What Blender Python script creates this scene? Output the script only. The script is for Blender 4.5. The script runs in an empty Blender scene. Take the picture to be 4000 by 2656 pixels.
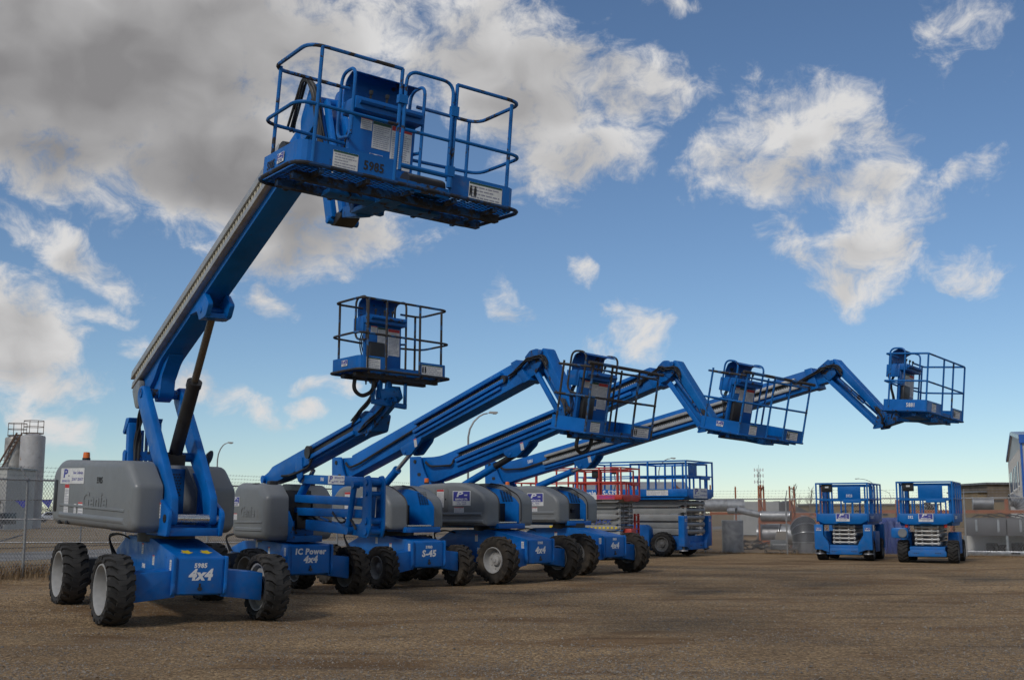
import bpy, bmesh, math, random
from mathutils import Matrix, Vector
rad = math.radians
random.seed(7)
scene = bpy.context.scene
COL = scene.collection

# ------------------------------------------------------------------ camera
cam = bpy.data.cameras.new('camera'); camo = bpy.data.objects.new('camera', cam); COL.objects.link(camo)
cam.sensor_width = 36.0; cam.lens = 41.4; cam.clip_start = 0.1; cam.clip_end = 4000
camo.location = (0, 0, 1.5); camo.rotation_euler = (rad(90 + 8.31), 0, 0)
scene.camera = camo
cy = scene.cycles
cy.use_adaptive_sampling = True; cy.adaptive_threshold = .02; cy.use_denoising = True
cy.max_bounces = 4; cy.diffuse_bounces = 2; cy.glossy_bounces = 2; cy.transmission_bounces = 3; cy.caustics_reflective = False; cy.caustics_refractive = False

# ------------------------------------------------------------------ sky, sun, exposure
SUN_AZ, SUN_EL = -146.0, 38.0            # azimuth measured from +Y towards +X
vs = scene.view_settings
vs.view_transform = 'Standard'; vs.look = 'None'; vs.gamma = 1.0; vs.exposure = -0.20
try: vs.use_curve_mapping = False
except Exception: pass

class NT:
    """tiny helper to wire shader nodes"""
    def __init__(s, tree): s.t = tree
    def new(s, typ, **kw):
        n = s.t.nodes.new(typ)
        for k, v in kw.items(): setattr(n, k, v)
        return n
    def put(s, sock, v):
        if hasattr(v, 'links') or isinstance(v, bpy.types.NodeSocket): s.t.links.new(v, sock)
        else: sock.default_value = v
    def m(s, op, a, b=None, c=None, clamp=False):
        n = s.new('ShaderNodeMath', operation=op); n.use_clamp = clamp
        s.put(n.inputs[0], a)
        if b is not None: s.put(n.inputs[1], b)
        if c is not None: s.put(n.inputs[2], c)
        return n.outputs[0]
    def vm(s, op, a, b=None, scale=None):
        n = s.new('ShaderNodeVectorMath', operation=op); s.put(n.inputs[0], a)
        if b is not None: s.put(n.inputs[1], b)
        if scale is not None: s.put(n.inputs['Scale'], scale)
        return n.outputs[0]
    def comb(s, x, y, z=0.0):
        n = s.new('ShaderNodeCombineXYZ'); s.put(n.inputs[0], x); s.put(n.inputs[1], y); s.put(n.inputs[2], z); return n.outputs[0]
    def noise(s, vec, scale, detail=4, rough=.5, dist=0.0, out=0, dim='3D'):
        n = s.new('ShaderNodeTexNoise'); n.noise_dimensions = dim; s.put(n.inputs['Vector'], vec); n.inputs['Scale'].default_value = scale
        n.inputs['Detail'].default_value = detail; n.inputs['Roughness'].default_value = rough; n.inputs['Distortion'].default_value = dist
        return n.outputs[out]
    def mix(s, f, a, b, typ='RGBA', blend='MIX'):
        n = s.new('ShaderNodeMix', data_type=typ)
        if typ == 'RGBA': n.blend_type = blend; i = (0, 6, 7); o = 2
        else: i = (0, 2, 3); o = 0
        s.put(n.inputs[i[0]], f); s.put(n.inputs[i[1]], a); s.put(n.inputs[i[2]], b); return n.outputs[o]
    def ramp(s, v, lo, hi, a=0.0, b=1.0, smooth=True):
        n = s.new('ShaderNodeMapRange'); n.interpolation_type = 'SMOOTHSTEP' if smooth else 'LINEAR'
        s.put(n.inputs[0], v); n.inputs[1].default_value = lo; n.inputs[2].default_value = hi
        n.inputs[3].default_value = a; n.inputs[4].default_value = b; return n.outputs[0]

world = bpy.data.worlds.new('World'); scene.world = world; world.use_nodes = True
def build_world():
    t = world.node_tree; t.nodes.clear(); n = NT(t)
    out = n.new('ShaderNodeOutputWorld'); bg = n.new('ShaderNodeBackground')
    sky = n.new('ShaderNodeTexSky'); sky.sky_type = 'NISHITA'; sky.sun_disc = False
    sky.sun_elevation = rad(SUN_EL); sky.sun_rotation = rad(SUN_AZ)
    sky.altitude = 900; sky.air_density = 1.0; sky.dust_density = 0.0; sky.ozone_density = 2.2
    d = n.new('ShaderNodeTexCoord').outputs['Generated']
    sp = n.new('ShaderNodeSeparateXYZ'); n.put(sp.inputs[0], d); x, y, z = sp.outputs
    az = n.m('MULTIPLY', n.m('ARCTAN2', x, y), 57.2958)
    el = n.m('MULTIPLY', n.m('ARCSINE', n.m('MULTIPLY', z, 0.9999)), 57.2958)
    # clouds of the day: azimuth, elevation, half width, half height (degrees), tilt, weight, greyness
    B = CLOUDS
    # wobble the coordinates so that the cumulus outlines billow
    q0 = n.comb(az, n.m('MULTIPLY', el, 1.25), 3.7)
    w = n.noise(q0, .22, 2, .55, out=1, dim='2D')
    wv = n.vm('SCALE', n.vm('SUBTRACT', w, (.5, .5, .5)), scale=2.6)
    q1 = n.vm('ADD', q0, wv)
    s1 = n.new('ShaderNodeSeparateXYZ'); n.put(s1.inputs[0], q1)
    azw = s1.outputs[0]; elw = n.m('DIVIDE', s1.outputs[1], 1.25)
    cov = -1.0; grey = 0.0
    pq = n.comb(azw, elw, 1.0)
    for (a, e, ra, re, ti, wt, g) in B:
        c, s = math.cos(rad(ti)), math.sin(rad(ti)); dots = []
        for A in ((c / ra, s / ra, -(a * c + e * s) / ra), (-s / re, c / re, -(e * c - a * s) / re)):
            dn = n.new('ShaderNodeVectorMath', operation='DOT_PRODUCT'); n.put(dn.inputs[0], pq); dn.inputs[1].default_value = A; dots.append(dn.outputs['Value'])
        u, v = dots
        r2 = n.m('MULTIPLY_ADD', u, u, n.m('MULTIPLY', v, v))
        cov = n.m('MAXIMUM', cov, n.m('MULTIPLY_ADD', r2, -.7 * wt, .7 * wt))
        if g > .45:                            # broad clouds: grey undersides
            grey = n.m('MAXIMUM', grey, n.m('MULTIPLY', n.m('MULTIPLY_ADD', r2, -.75, 1.0, clamp=True), n.m('MULTIPLY_ADD', v, -.5 * g, g)))
    # the broken cloud goes on over the rest of the sky
    out_a = n.ramp(n.m('ABSOLUTE', az), 25, 40); out_e = n.ramp(el, 27, 38)
    outm = n.m('MAXIMUM', out_a, out_e)
    gen = n.m('MULTIPLY', n.m('SUBTRACT', n.noise(n.vm('MULTIPLY', d, (1, 1, 2.2)), 2.6, 2, .5), .47), 5.0)
    gen = n.m('SUBTRACT', gen, n.m('MULTIPLY', n.m('SUBTRACT', 1.0, outm), 30.0))
    cov = n.m('MAXIMUM', cov, gen)
    grey = n.m('MAXIMUM', grey, n.m('MULTIPLY', gen, .5, clamp=True))
    f1 = n.noise(q1, .34, 8, .66, dim='2D')
    s1 = n.noise(q1, .20, 3, .5, dim='2D'); s2 = n.noise(n.vm('ADD', q1, (-1.1, 1.3, 0)), .20, 2, .5, dim='2D')
    dens = n.m('ADD', cov, n.m('MULTIPLY', n.m('SUBTRACT', f1, .5), 2.6))
    alpha = n.ramp(dens, -.16, .80)
    alpha = n.m('MULTIPLY', alpha, n.ramp(el, 0.4, 4.0))
    thick = n.ramp(n.m('ADD', cov, n.m('MULTIPLY', n.m('SUBTRACT', s1, .5), 1.6)), .0, 1.1)
    base = n.m('MULTIPLY', grey, n.m('MULTIPLY_ADD', thick, .50, .34))
    calm = n.m('MULTIPLY_ADD', grey, -.62, 1.0, clamp=True)
    shade = n.m('ADD', base, n.m('MULTIPLY', n.m('MULTIPLY_ADD', n.m('SUBTRACT', s2, s1), 1.6, n.m('MULTIPLY_ADD', thick, .24, -.05)), calm), clamp=True)
    shade = n.m('ADD', shade, n.m('MULTIPLY', n.m('MULTIPLY', n.m('SUBTRACT', f1, .5), -.4), calm), clamp=True)
    cc = n.mix(shade, CLOUD_LIT, CLOUD_DARK)
    tint = n.mix(1.0, sky.outputs[0], SKY_TINT, blend='MULTIPLY')
    col = n.mix(alpha, tint, cc)
    n.put(bg.inputs[0], col); bg.inputs[1].default_value = SKY_STRENGTH
    t.links.new(bg.outputs[0], out.inputs[0])
SKY_STRENGTH = 0.10; SKY_TINT = (.84, .94, 1.03, 1)
CLOUD_LIT = (8.0, 7.95, 7.95, 1); CLOUD_DARK = (2.8, 2.74, 2.8, 1)
def _dir(px, py):
    u, up = (px - 2000) / 4600, (1328 - py) / 4600
    c, s = math.cos(rad(8.31)), math.sin(rad(8.31))
    X, Y, Z = u, c - up * s, s + up * c
    return math.degrees(math.atan2(X, Y)), math.degrees(math.atan2(Z, math.hypot(X, Y)))
CLOUDS = []
for (cx, cy, rx, ry, ti, wt, g) in [
    (350, 180, 1300, 560, 8, 1.8, .98), (950, 660, 780, 300, -16, 1.6, 1.05), (1230, 930, 450, 190, 8, 1.15, .72), (150, 560, 560, 230, -10, 1.2, .95),
    (1750, 150, 420, 330, 0, .8, .5), (2060, 330, 500, 320, -18, 1.4, .5), (2420, 350, 290, 180, -5, 1.0, .35), (2250, 600, 320, 180, 5, .9, .72),
    (3190, 490, 330, 190, -8, 1.05, .32), (2860, 600, 230, 150, 35, .7, .4), (3100, 680, 360, 110, -12, .7, .5), (3430, 750, 270, 140, -28, .9, .35),
    (3400, 960, 190, 280, -32, 1.1, .3), (3290, 1130, 130, 110, -30, .9, .3), (3120, 990, 170, 70, -40, .5, .3), (2960, 320, 120, 60, -10, .2, .2),
    (80, 1300, 250, 230, -20, 1.5, .42), (300, 1000, 300, 80, -28, .95, .4), (40, 870, 150, 70, -10, .5, .5), (150, 1480, 260, 90, -8, .8, .62), (400, 1226, 120, 36, 0, .5, .3),
    (180, 1675, 190, 70, -18, .85, .35), (60, 1600, 120, 45, 0, .3, .3), (960, 1612, 170, 60, -12, .6, .3), (1200, 1612, 110, 42, 5, .5, .3), (740, 1500, 70, 60, 0, .5, .3),
    (1210, 1505, 70, 40, 0, .45, .35), (1360, 1525, 60, 40, 0, .4, .35),
    (2255, 1050, 80, 55, -30, .6, .25), (2460, 1285, 160, 95, -25, .75, .25), (2350, 1350, 90, 60, 0, .4, .3), (2010, 1180, 45, 90, 20, .35, .3), (1060, 1140, 50, 90, 10, .45, .3), (1090, 1210, 60, 60, -30, .35, .3),
    (3720, 130, 75, 90, -25, .16, .3), (3915, 170, 60, 45, -20, .12, .3), (3820, 690, 120, 50, 20, .2, .3), (3830, 1060, 150, 45, -10, .2, .3), (2600, 15, 100, 30, 0, .25, .3), (560, 1370, 60, 60, 0, .4, .3)]:
    a, e = _dir(cx, cy)
    CLOUDS.append((a, e, rx * .01246, ry * .01246, ti, wt, g))
build_world()
world.cycles.sampling_method = 'MANUAL'; world.cycles.sample_map_resolution = 256

sun = bpy.data.lights.new('sun', 'SUN'); suno = bpy.data.objects.new('sun', sun); COL.objects.link(suno)
sun.energy = 1.7; sun.angle = rad(11); sun.color = (1.0, .95, .88)
_sd = Vector((math.sin(rad(SUN_AZ)) * math.cos(rad(SUN_EL)), math.cos(rad(SUN_AZ)) * math.cos(rad(SUN_EL)), math.sin(rad(SUN_EL))))
suno.rotation_euler = (-_sd).to_track_quat('-Z', 'Y').to_euler(); suno.location = _sd * 60

# ------------------------------------------------------------------ materials
MATS = {}
def mat(name, col, rough=.5, metal=0.0, var=.12, vscale=1.5, wear=None, bump=0.0, bscale=60, dirt=0.0, spec=.5, coat=0.0, splash=0.0):
    """procedural painted / metal / rubber surface. wear = (colour, amount 0..1, scale)"""
    if name in MATS: return MATS[name]
    m = bpy.data.materials.new(name); m.use_nodes = True; t = m.node_tree; n = NT(t)
    b = t.nodes['Principled BSDF']
    co = n.new('ShaderNodeTexCoord').outputs['Object']
    c4 = (*col, 1)
    f = n.noise(co, vscale, 5, .6)
    c = n.mix(n.ramp(f, .3, .7), tuple(v * (1 - var) for v in col) + (1,), tuple(min(1, v * (1 + var)) for v in col) + (1,))
    r = n.ramp(n.noise(co, vscale * 4, 4, .6), .3, .7, max(.05, rough - .1), min(1, rough + .12))
    if dirt:
        g = n.ramp(n.noise(co, 3.1, 8, .65), .62 - dirt * .35, .85)
        c = n.mix(n.m('MULTIPLY', g, .65), c, (.16, .125, .09, 1)); r = n.m('MULTIPLY_ADD', g, .25, r, clamp=True)
    if splash:                                 # road dust thrown up on the lower parts
        sz = n.new('ShaderNodeSeparateXYZ'); n.put(sz.inputs[0], co)
        g = n.m('MULTIPLY', n.ramp(sz.outputs[2], .95, .30), n.ramp(n.noise(co, 5.5, 8, .7), .38, .66))
        c = n.mix(n.m('MULTIPLY', g, splash), c, (.15, .115, .08, 1)); r = n.m('MULTIPLY_ADD', g, .3, r, clamp=True)
    if wear:
        wc, amt, sc = wear
        g = n.ramp(n.noise(co, sc, 7, .68), .72 - amt * .5, .76 - amt * .5)
        c = n.mix(g, c, (*wc, 1)); r = n.m('MAXIMUM', r, n.m('MULTIPLY', g, .75))
    n.put(b.inputs['Base Color'], c); n.put(b.inputs['Roughness'], r)
    b.inputs['Metallic'].default_value = metal; b.inputs['Specular IOR Level'].default_value = spec
    if coat: b.inputs['Coat Weight'].default_value = coat; b.inputs['Coat Roughness'].default_value = .12
    if bump:
        bn = n.new('ShaderNodeBump'); bn.inputs['Strength'].default_value = bump; bn.inputs['Distance'].default_value = .02
        n.put(bn.inputs['Height'], n.noise(co, bscale, 5, .6)); t.links.new(bn.outputs[0], b.inputs['Normal'])
    MATS[name] = m; return m
GRIME = (.035, .03, .027)
BLUE = mat('blue_paint', (.0015, .120, .42), .40, wear=(GRIME, .10, 9), dirt=.03, spec=.32, var=.18, splash=.22)
BLUE_D = mat('blue_paint_worn', (.002, .095, .33), .5, wear=(GRIME, .32, 7), dirt=.10, spec=.3)
BLUE_R = mat('blue_rail_paint', (.003, .118, .38), .5, wear=(GRIME, .28, 5), spec=.3)
DARK_R = mat('scuffed_rail_paint', (.010, .095, .26), .55, wear=(GRIME, .56, 4))
BLUE_L = mat('pale_blue_paint', (.002, .128, .41), .42, spec=.3, splash=.22, dirt=.08, wear=(GRIME, .12, 8))
GREY = mat('grey_cover_plastic', (.186, .196, .200), .42, var=.09, vscale=.9, dirt=.16, bump=.05, bscale=220)
GREY_D = mat('grey_door_plastic', (.17, .178, .178), .45, var=.06)
ALU = mat('aluminium_tray', (.42, .415, .40), .45, metal=.6, var=.12, vscale=4, dirt=.15)
STEEL = mat('bright_steel', (.55, .54, .52), .28, metal=.9, var=.1, vscale=8, dirt=.1)
BLACK = mat('black_paint', (.018, .018, .019), .45, var=.3, dirt=.12)
HOSE = mat('black_hose', (.016, .016, .017), .55, var=.3)
RUBBER = mat('tyre_rubber', (.036, .034, .032), .75, var=.35, vscale=5, dirt=.30, bump=.25, bscale=90, spec=.3)
RUBBER_M = mat('muddy_tyre_rubber', (.036, .031, .026), .82, var=.4, vscale=5, dirt=.62, bump=.3, bscale=70, spec=.25)
RIM = mat('grey_rim_paint', (.36, .355, .345), .5, var=.12, vscale=6, dirt=.25)
RIM_D = mat('dusty_rim_paint', (.20, .195, .185), .6, var=.2, vscale=6, dirt=.45)
WHITE = mat('white_print', (.74, .74, .73), .5, var=.05)
PAPER = mat('white_label', (.66, .66, .64), .55, var=.1, vscale=12, dirt=.12)
BLACKP = mat('black_print', (.015, .015, .016), .6)
LOGO = mat('logo_blue_print', (.045, .05, .30), .5, var=.1)
GREYP = mat('faded_grey_print', (.28, .28, .34), .6)
REDP = mat('red_print', (.52, .03, .03), .5)
GREENP = mat('dark_green_print', (.02, .075, .05), .5)
YELP = mat('yellow_print', (.72, .52, .02), .5)
ORANGE = mat('orange_lens', (.80, .16, .01), .3, spec=.6)
RED = mat('red_paint', (.47, .036, .018), .45, dirt=.15, wear=(GRIME, .1, 8))
GALV = mat('galvanised_steel', (.46, .47, .48), .34, metal=.85, var=.22, vscale=7, dirt=.12)
GALV_D = mat('weathered_galvanised_steel', (.24, .24, .245), .5, metal=.6, var=.3, vscale=5, dirt=.25)
WIRE = mat('fence_wire', (.42, .42, .42), .5, metal=.3)
SCISSOR = mat('grey_scissor_paint', (.27, .275, .27), .5, dirt=.2, wear=(GRIME, .1, 8))

# ------------------------------------------------------------------ mesh helpers
class MB:
    def __init__(s, M=None): s.v = []; s.f = []; s.mi = []; s.M = M or Matrix(); s.slot = 0
    def add(s, vs, fs):
        o = len(s.v); s.v += [tuple(s.M @ Vector(p)) for p in vs]
        s.f += [tuple(i + o for i in f) for f in fs]; s.mi += [s.slot] * len(fs)
    def box(s, x0, x1, y0, y1, z0, z1):
        s.add([(x, y, z) for x in (x0, x1) for y in (y0, y1) for z in (z0, z1)],
              [(0, 1, 3, 2), (4, 6, 7, 5), (0, 4, 5, 1), (2, 3, 7, 6), (0, 2, 6, 4), (1, 5, 7, 3)])
    def hexa(s, a, b):
        """prism between two equal polygons"""
        k = len(a); s.add(list(a) + list(b), [tuple(range(k))[::-1], tuple(range(k, 2 * k))] + [(i, (i + 1) % k, (i + 1) % k + k, i + k) for i in range(k)])
    def prism(s, prof, y0, y1):            # profile in x,z extruded along y
        s.hexa([(x, y1, z) for x, z in prof], [(x, y0, z) for x, z in prof])
    def prismx(s, prof, x0, x1):           # profile in y,z extruded along x
        s.hexa([(x0, y, z) for y, z in prof], [(x1, y, z) for y, z in prof])
    def prismz(s, prof, z0, z1):
        s.hexa([(x, y, z0) for x, y in prof], [(x, y, z1) for x, y in prof])
    def bar(s, p, q, w, h, up=(0, 0, 1), w2=None, h2=None):
        p, q = Vector(p), Vector(q); d = (q - p).normalized(); u = Vector(up)
        r = d.cross(u)
        if r.length < 1e-4: r = d.cross(Vector((1, 0, 0)))
        r.normalize(); u = r.cross(d)
        w2 = w2 or w; h2 = h2 or h
        A = [p + r * (w / 2 * i) + u * (h / 2 * j) for i, j in ((-1, -1), (1, -1), (1, 1), (-1, 1))]
        B = [q + r * (w2 / 2 * i) + u * (h2 / 2 * j) for i, j in ((-1, -1), (1, -1), (1, 1), (-1, 1))]
        s.hexa(A, B)
    def tube(s, pts, r, n=8, closed=False, caps=True, r2=None):
        pts = [Vector(p) for p in pts]; k = len(pts); rings = []
        def tan(i):
            if closed: return (pts[(i + 1) % k] - pts[i - 1]).normalized()
            return (pts[min(i + 1, k - 1)] - pts[max(i - 1, 0)]).normalized()
        t = tan(0); nn = t.orthogonal().normalized()
        for i in range(k):
            t2 = tan(i); nn = (nn - t2 * nn.dot(t2)); nn.normalize(); b = t2.cross(nn)
            rr = r if r2 is None else r + (r2 - r) * i / (k - 1)
            rings += [pts[i] + (nn * math.cos(2 * math.pi * j / n) + b * math.sin(2 * math.pi * j / n)) * rr for j in range(n)]
        fs = []
        for i in range(k if closed else k - 1):
            a, c = i * n, ((i + 1) % k) * n
            fs += [(a + j, a + (j + 1) % n, c + (j + 1) % n, c + j) for j in range(n)]
        if caps and not closed: fs += [tuple(range(n))[::-1], tuple(range((k - 1) * n, k * n))]
        s.add(rings, fs)
    def cyl(s, p, q, r, n=16, r2=None): s.tube([p, q], r, n, r2=r2)
    def lathe(s, prof, c, axis, n=24, caps=False):
        """profile (radius, height) about axis through c"""
        c = Vector(c); a = Vector(axis).normalized(); u = a.orthogonal().normalized(); w = a.cross(u); k = len(prof)
        vs = [c + a * h + (u * math.cos(2 * math.pi * j / n) + w * math.sin(2 * math.pi * j / n)) * r for j in range(n) for r, h in prof]
        fs = [(j * k + i, j * k + i + 1, ((j + 1) % n) * k + i + 1, ((j + 1) % n) * k + i) for j in range(n) for i in range(k - 1)]
        if caps: fs += [tuple(j * k for j in range(n)), tuple(j * k + k - 1 for j in range(n))[::-1]]
        s.add(vs, fs)
    def build(s, name, material, parent=None, bevel=0.0, seg=2, ang=35, cleanup=False):
        me = bpy.data.meshes.new(name); me.from_pydata(s.v, [], s.f)
        mats = material if isinstance(material, (list, tuple)) else [material]
        for m in mats: me.materials.append(m)
        if len(mats) > 1: me.polygons.foreach_set('material_index', s.mi)
        b = bmesh.new(); b.from_mesh(me); bmesh.ops.recalc_face_normals(b, faces=b.faces)
        if bevel:
            es = [e for e in b.edges if len(e.link_faces) == 2 and e.calc_face_angle(0) > rad(ang)]
            bmesh.ops.bevel(b, geom=es, offset=bevel, segments=seg, profile=.5, affect='EDGES', clamp_overlap=True)
        b.to_mesh(me); b.free()
        me.polygons.foreach_set('use_smooth', [True] * len(me.polygons)); me.set_sharp_from_angle(angle=rad(ang))
        o = bpy.data.objects.new(name, me); COL.objects.link(o)
        if parent is not None: o.parent = parent
        return o
def fillet(pts, r, seg=5, closed=False):
    pts = [Vector(p) for p in pts]; k = len(pts); out = []
    for i in range(k):
        if not closed and i in (0, k - 1): out.append(pts[i]); continue
        p, a, b = pts[i], pts[i - 1], pts[(i + 1) % k]
        d1, d2 = (a - p), (b - p); rr = min(r, d1.length * .49, d2.length * .49)
        A, Bq = p + d1.normalized() * rr, p + d2.normalized() * rr
        for j in range(seg + 1):
            t = j / seg; out.append(A * (1 - t) ** 2 + p * 2 * t * (1 - t) + Bq * t * t)
    return out
def rprof(pts, r, seg=4):
    """round the corners of a 2-D polygon; r may be a list"""
    k = len(pts); out = []
    for i in range(k):
        ri = r[i] if isinstance(r, (list, tuple)) else r
        p, a, b = Vector(pts[i]), Vector(pts[i - 1]), Vector(pts[(i + 1) % k])
        if ri <= 0: out.append(tuple(p)); continue
        d1, d2 = a - p, b - p; rr = min(ri, d1.length * .49, d2.length * .49)
        A, B = p + d1.normalized() * rr, p + d2.normalized() * rr
        for j in range(seg + 1):
            t = j / seg; out.append(tuple(A * (1 - t) ** 2 + p * 2 * t * (1 - t) + B * t * t))
    return out
def tag(o, label=None, cat=None, group=None, kind=None):
    if label: o['label'] = label
    if cat: o['category'] = cat
    if group: o['group'] = group
    if kind: o['kind'] = kind
    return o
def empty(name, loc=(0, 0, 0), rz=0.0, parent=None):
    o = bpy.data.objects.new(name, None); COL.objects.link(o); o.empty_display_size = .3
    o.location = loc; o.rotation_euler = (0, 0, rz)
    if parent is not None: o.parent = parent
    return o
def frame(o, right, up):
    X = Vector(right).normalized(); Y = Vector(up).normalized(); Z = X.cross(Y).normalized(); Y = Z.cross(X)
    M = Matrix.Identity(4)
    for i in range(3): M[i][0], M[i][1], M[i][2], M[i][3] = X[i], Y[i], Z[i], o[i]
    return M
_tc = {}
def text(s, size, M, material, parent, name='lettering', shear=0.0, bold=0.0, ext=.0015, align='CENTER', sx=1.0):
    key = (s, shear, bold, ext, align, size)
    if key not in _tc:
        cu = bpy.data.curves.new('txt', 'FONT'); cu.body = s; cu.size = size; cu.align_x = align; cu.align_y = 'CENTER'
        cu.space_character = 1.0 + min(.14, 2.2 * bold / size); cu.shear = shear; cu.offset = bold; cu.extrude = ext; cu.resolution_u = 2
        ob = bpy.data.objects.new('txt', cu); me = bpy.data.meshes.new_from_object(ob)
        bpy.data.objects.remove(ob); bpy.data.curves.remove(cu); _tc[key] = [tuple(v.co) for v in me.vertices], [tuple(p.vertices) for p in me.polygons]
        bpy.data.meshes.remove(me)
    vs, fs = _tc[key]
    me = bpy.data.meshes.new(name); me.from_pydata([tuple(M @ Vector((v[0] * sx, v[1], v[2]))) for v in vs], [], fs); me.materials.append(material)
    o = bpy.data.objects.new(name, me); COL.objects.link(o); o.parent = parent
    return o
def plate(M, w, h, material, parent, name='sticker', t=.003, r=0.0, off=0.0):
    mb = MB(M); p = [(-w / 2, -h / 2), (w / 2, -h / 2), (w / 2, h / 2), (-w / 2, h / 2)]
    if r: p = rprof(p, r)
    mb.prismz(p, off, off + t); return mb.build(name, material, parent)
def T(x=0, y=0, z=0): return Matrix.Translation((x, y, z))
def RZ(a): return Matrix.Rotation(a, 4, 'Z')
def RX(a): return Matrix.Rotation(a, 4, 'X')
def RY(a): return Matrix.Rotation(a, 4, 'Y')
# ------------------------------------------------------------------ stickers and print
def lines_print(M, w, h, rows, parent, material=None, seed=0, lh=.35, name='print'):
    """rows of small print as raised ink strips, broken into words"""
    rnd = random.Random(seed); mb = MB(M); st = h / rows
    for i in range(rows):
        y = h / 2 - st * (i + .5); x = -w / 2; end = w / 2 * (1 if rnd.random() > .25 else rnd.uniform(.2, .9))
        while x < end - w * .05:
            L = min(rnd.uniform(.06, .22) * w, end - x)
            mb.box(x, x + L, y - st * lh / 2, y + st * lh / 2, .003, .0042); x += L + w * .03
    return mb.build(name, material or GREYP, parent)
def notice(M, w, h, parent, head=None, rows=8, seed=0, split=None):
    plate(M, w, h, PAPER, parent)
    if head: plate(M @ T(0, h * .44, 0), w * .98, h * .11, head, parent, 'sticker_header', .0012, off=.003)
    lines_print(M @ T(0, -h * .05, 0), w * .86, h * .8, rows, parent, seed=seed)
def logo_blue(M, w, parent):
    h = w * .58
    plate(M, w, h, PAPER, parent)
    plate(M @ T(0, h * .13, 0), w * .92, h * .64, LOGO, parent, 'sticker_panel', .0012, off=.003)
    text('P', h * .46, M @ T(-w * .14, h * .25, .0045), WHITE, parent, shear=.2, bold=h * .012, sx=2.4)
    text('RIME', h * .13, M @ T(w * .24, h * .2, .0045), WHITE, parent, bold=h * .004)
    text('RENTALS LTD.', h * .17, M @ T(0, -h * .08, .0045), WHITE, parent, bold=h * .008)
    text('Taber      Lethbridge', h * .105, M @ T(0, -h * .28, .0035), LOGO, parent)
    text('223-4577    320-4577', h * .105, M @ T(0, -h * .40, .0035), LOGO, parent)
def logo_wide(M, w, parent, h=None):
    h = h or w * .37
    plate(M, w, h, PAPER, parent, r=h * .08)
    text('P', h * .78, M @ T(-w * .30, h * .13, .0035), LOGO, parent, shear=.1, bold=h * .025, sx=1.7)
    text('RIME', h * .14, M @ T(-w * .14, 0, .0035), GREYP, parent)
    text('RENTALS LTD.', h * .21, M @ T(-w * .25, -h * .34, .0035), LOGO, parent, sx=.95)
    text('Taber', h * .24, M @ T(w * .10, h * .2, .0035), LOGO, parent)
    text('Lethbridge', h * .27, M @ T(w * .33, h * .2, .0035), LOGO, parent, sx=.8)
    text('223-4577', h * .25, M @ T(w * .10, -h * .22, .0035), LOGO, parent, sx=.85)
    text('320-4577', h * .27, M @ T(w * .35, -h * .22, .0035), LOGO, parent, sx=.85)
def logo_arm(M, w, parent):
    h = w * .24
    plate(M, w, h, PAPER, parent)
    text('P', h * .95, M @ T(-w * .34, h * .06, .0035), LOGO, parent, shear=.2, bold=h * .03, sx=1.6)
    text('RIME', h * .25, M @ T(-w * .2, -h * .3, .0035), LOGO, parent)
    text('RENTALS LTD.', h * .36, M @ T(w * .19, h * .24, .0035), LOGO, parent)
    text('223-4577    320-4577', h * .3, M @ T(w * .19, -h * .2, .0035), LOGO, parent)

# ------------------------------------------------------------------ wheels
_tyres = {}
def tyre_mesh(R, W, rr, style):
    key = (round(R, 3), round(W, 3), rr, style)
    if key in _tyres: return _tyres[key]
    mb = MB(); h = W / 2; ri = R * rr; Rt = R - .036
    prof = [(ri, -h * .72), (ri * 1.02, -h * .86), (ri + (Rt - ri) * .25, -h * .97), (ri + (Rt - ri) * .6, -h), (Rt - .03, -h * .95), (Rt, -h * .82), (Rt + .004, 0),
            (Rt, h * .82), (Rt - .03, h * .95), (ri + (Rt - ri) * .6, h), (ri + (Rt - ri) * .25, h * .97), (ri * 1.02, h * .86), (ri, h * .72), (ri * .97, 0), (ri, -h * .72)]
    mb.lathe(prof, (0, 0, 0), (0, 1, 0), 40)
    N = 20 if style == 'block' else 17
    def lug(t0, sgn):
        st = 2 * math.pi / N
        if style == 'block': path = [(-.30, -.02), (.22, .0), (.62, .42), (1.0, .56)]; tw = .28 * st
        else: path = [(-.04, 0), (.35, .34), (.75, .62), (1.0, .72)]; tw = .25 * st
        secs = []
        for (y, dt) in path:
            th = t0 + dt * st
            yy = y * h * sgn
            edge = abs(y) > .95
            for a, r in ((th - tw, Rt - .03), (th + tw, Rt - .03), (th + tw * .85, R - (.02 if edge else 0)), (th - tw * .85, R - (.02 if edge else 0))):
                secs.append((math.cos(a) * r, yy, math.sin(a) * r))
        k = len(path); fs = [(0, 1, 2, 3), (4 * k - 1, 4 * k - 2, 4 * k - 3, 4 * k - 4)]
        for i in range(k - 1):
            for j in range(4): fs.append((4 * i + j, 4 * i + (j + 1) % 4, 4 * i + 4 + (j + 1) % 4, 4 * i + 4 + j))
        mb.add(secs, fs)
        # shoulder block running down the side wall
        th = t0 + path[-1][1] * st
        a0, a1 = th - tw, th + tw
        q = []
        for r, yy in ((R - .02, 1.0), (R - .075, 1.03), (R - .075, .9), (R - .03, .9)):
            for a in (a0, a1): q.append((math.cos(a) * r, yy * h * sgn, math.sin(a) * r))
        mb.add(q, [(0, 1, 3, 2), (2, 3, 5, 4), (4, 5, 7, 6), (6, 7, 1, 0), (0, 2, 4, 6), (1, 7, 5, 3)])
    for i in range(N):
        t0 = 2 * math.pi * i / N
        lug(t0, 1); lug(t0 + math.pi / N, -1)
    o = mb.build('tyre', RUBBER); me = o.data; bpy.data.objects.remove(o); _tyres[key] = me; return me
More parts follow.
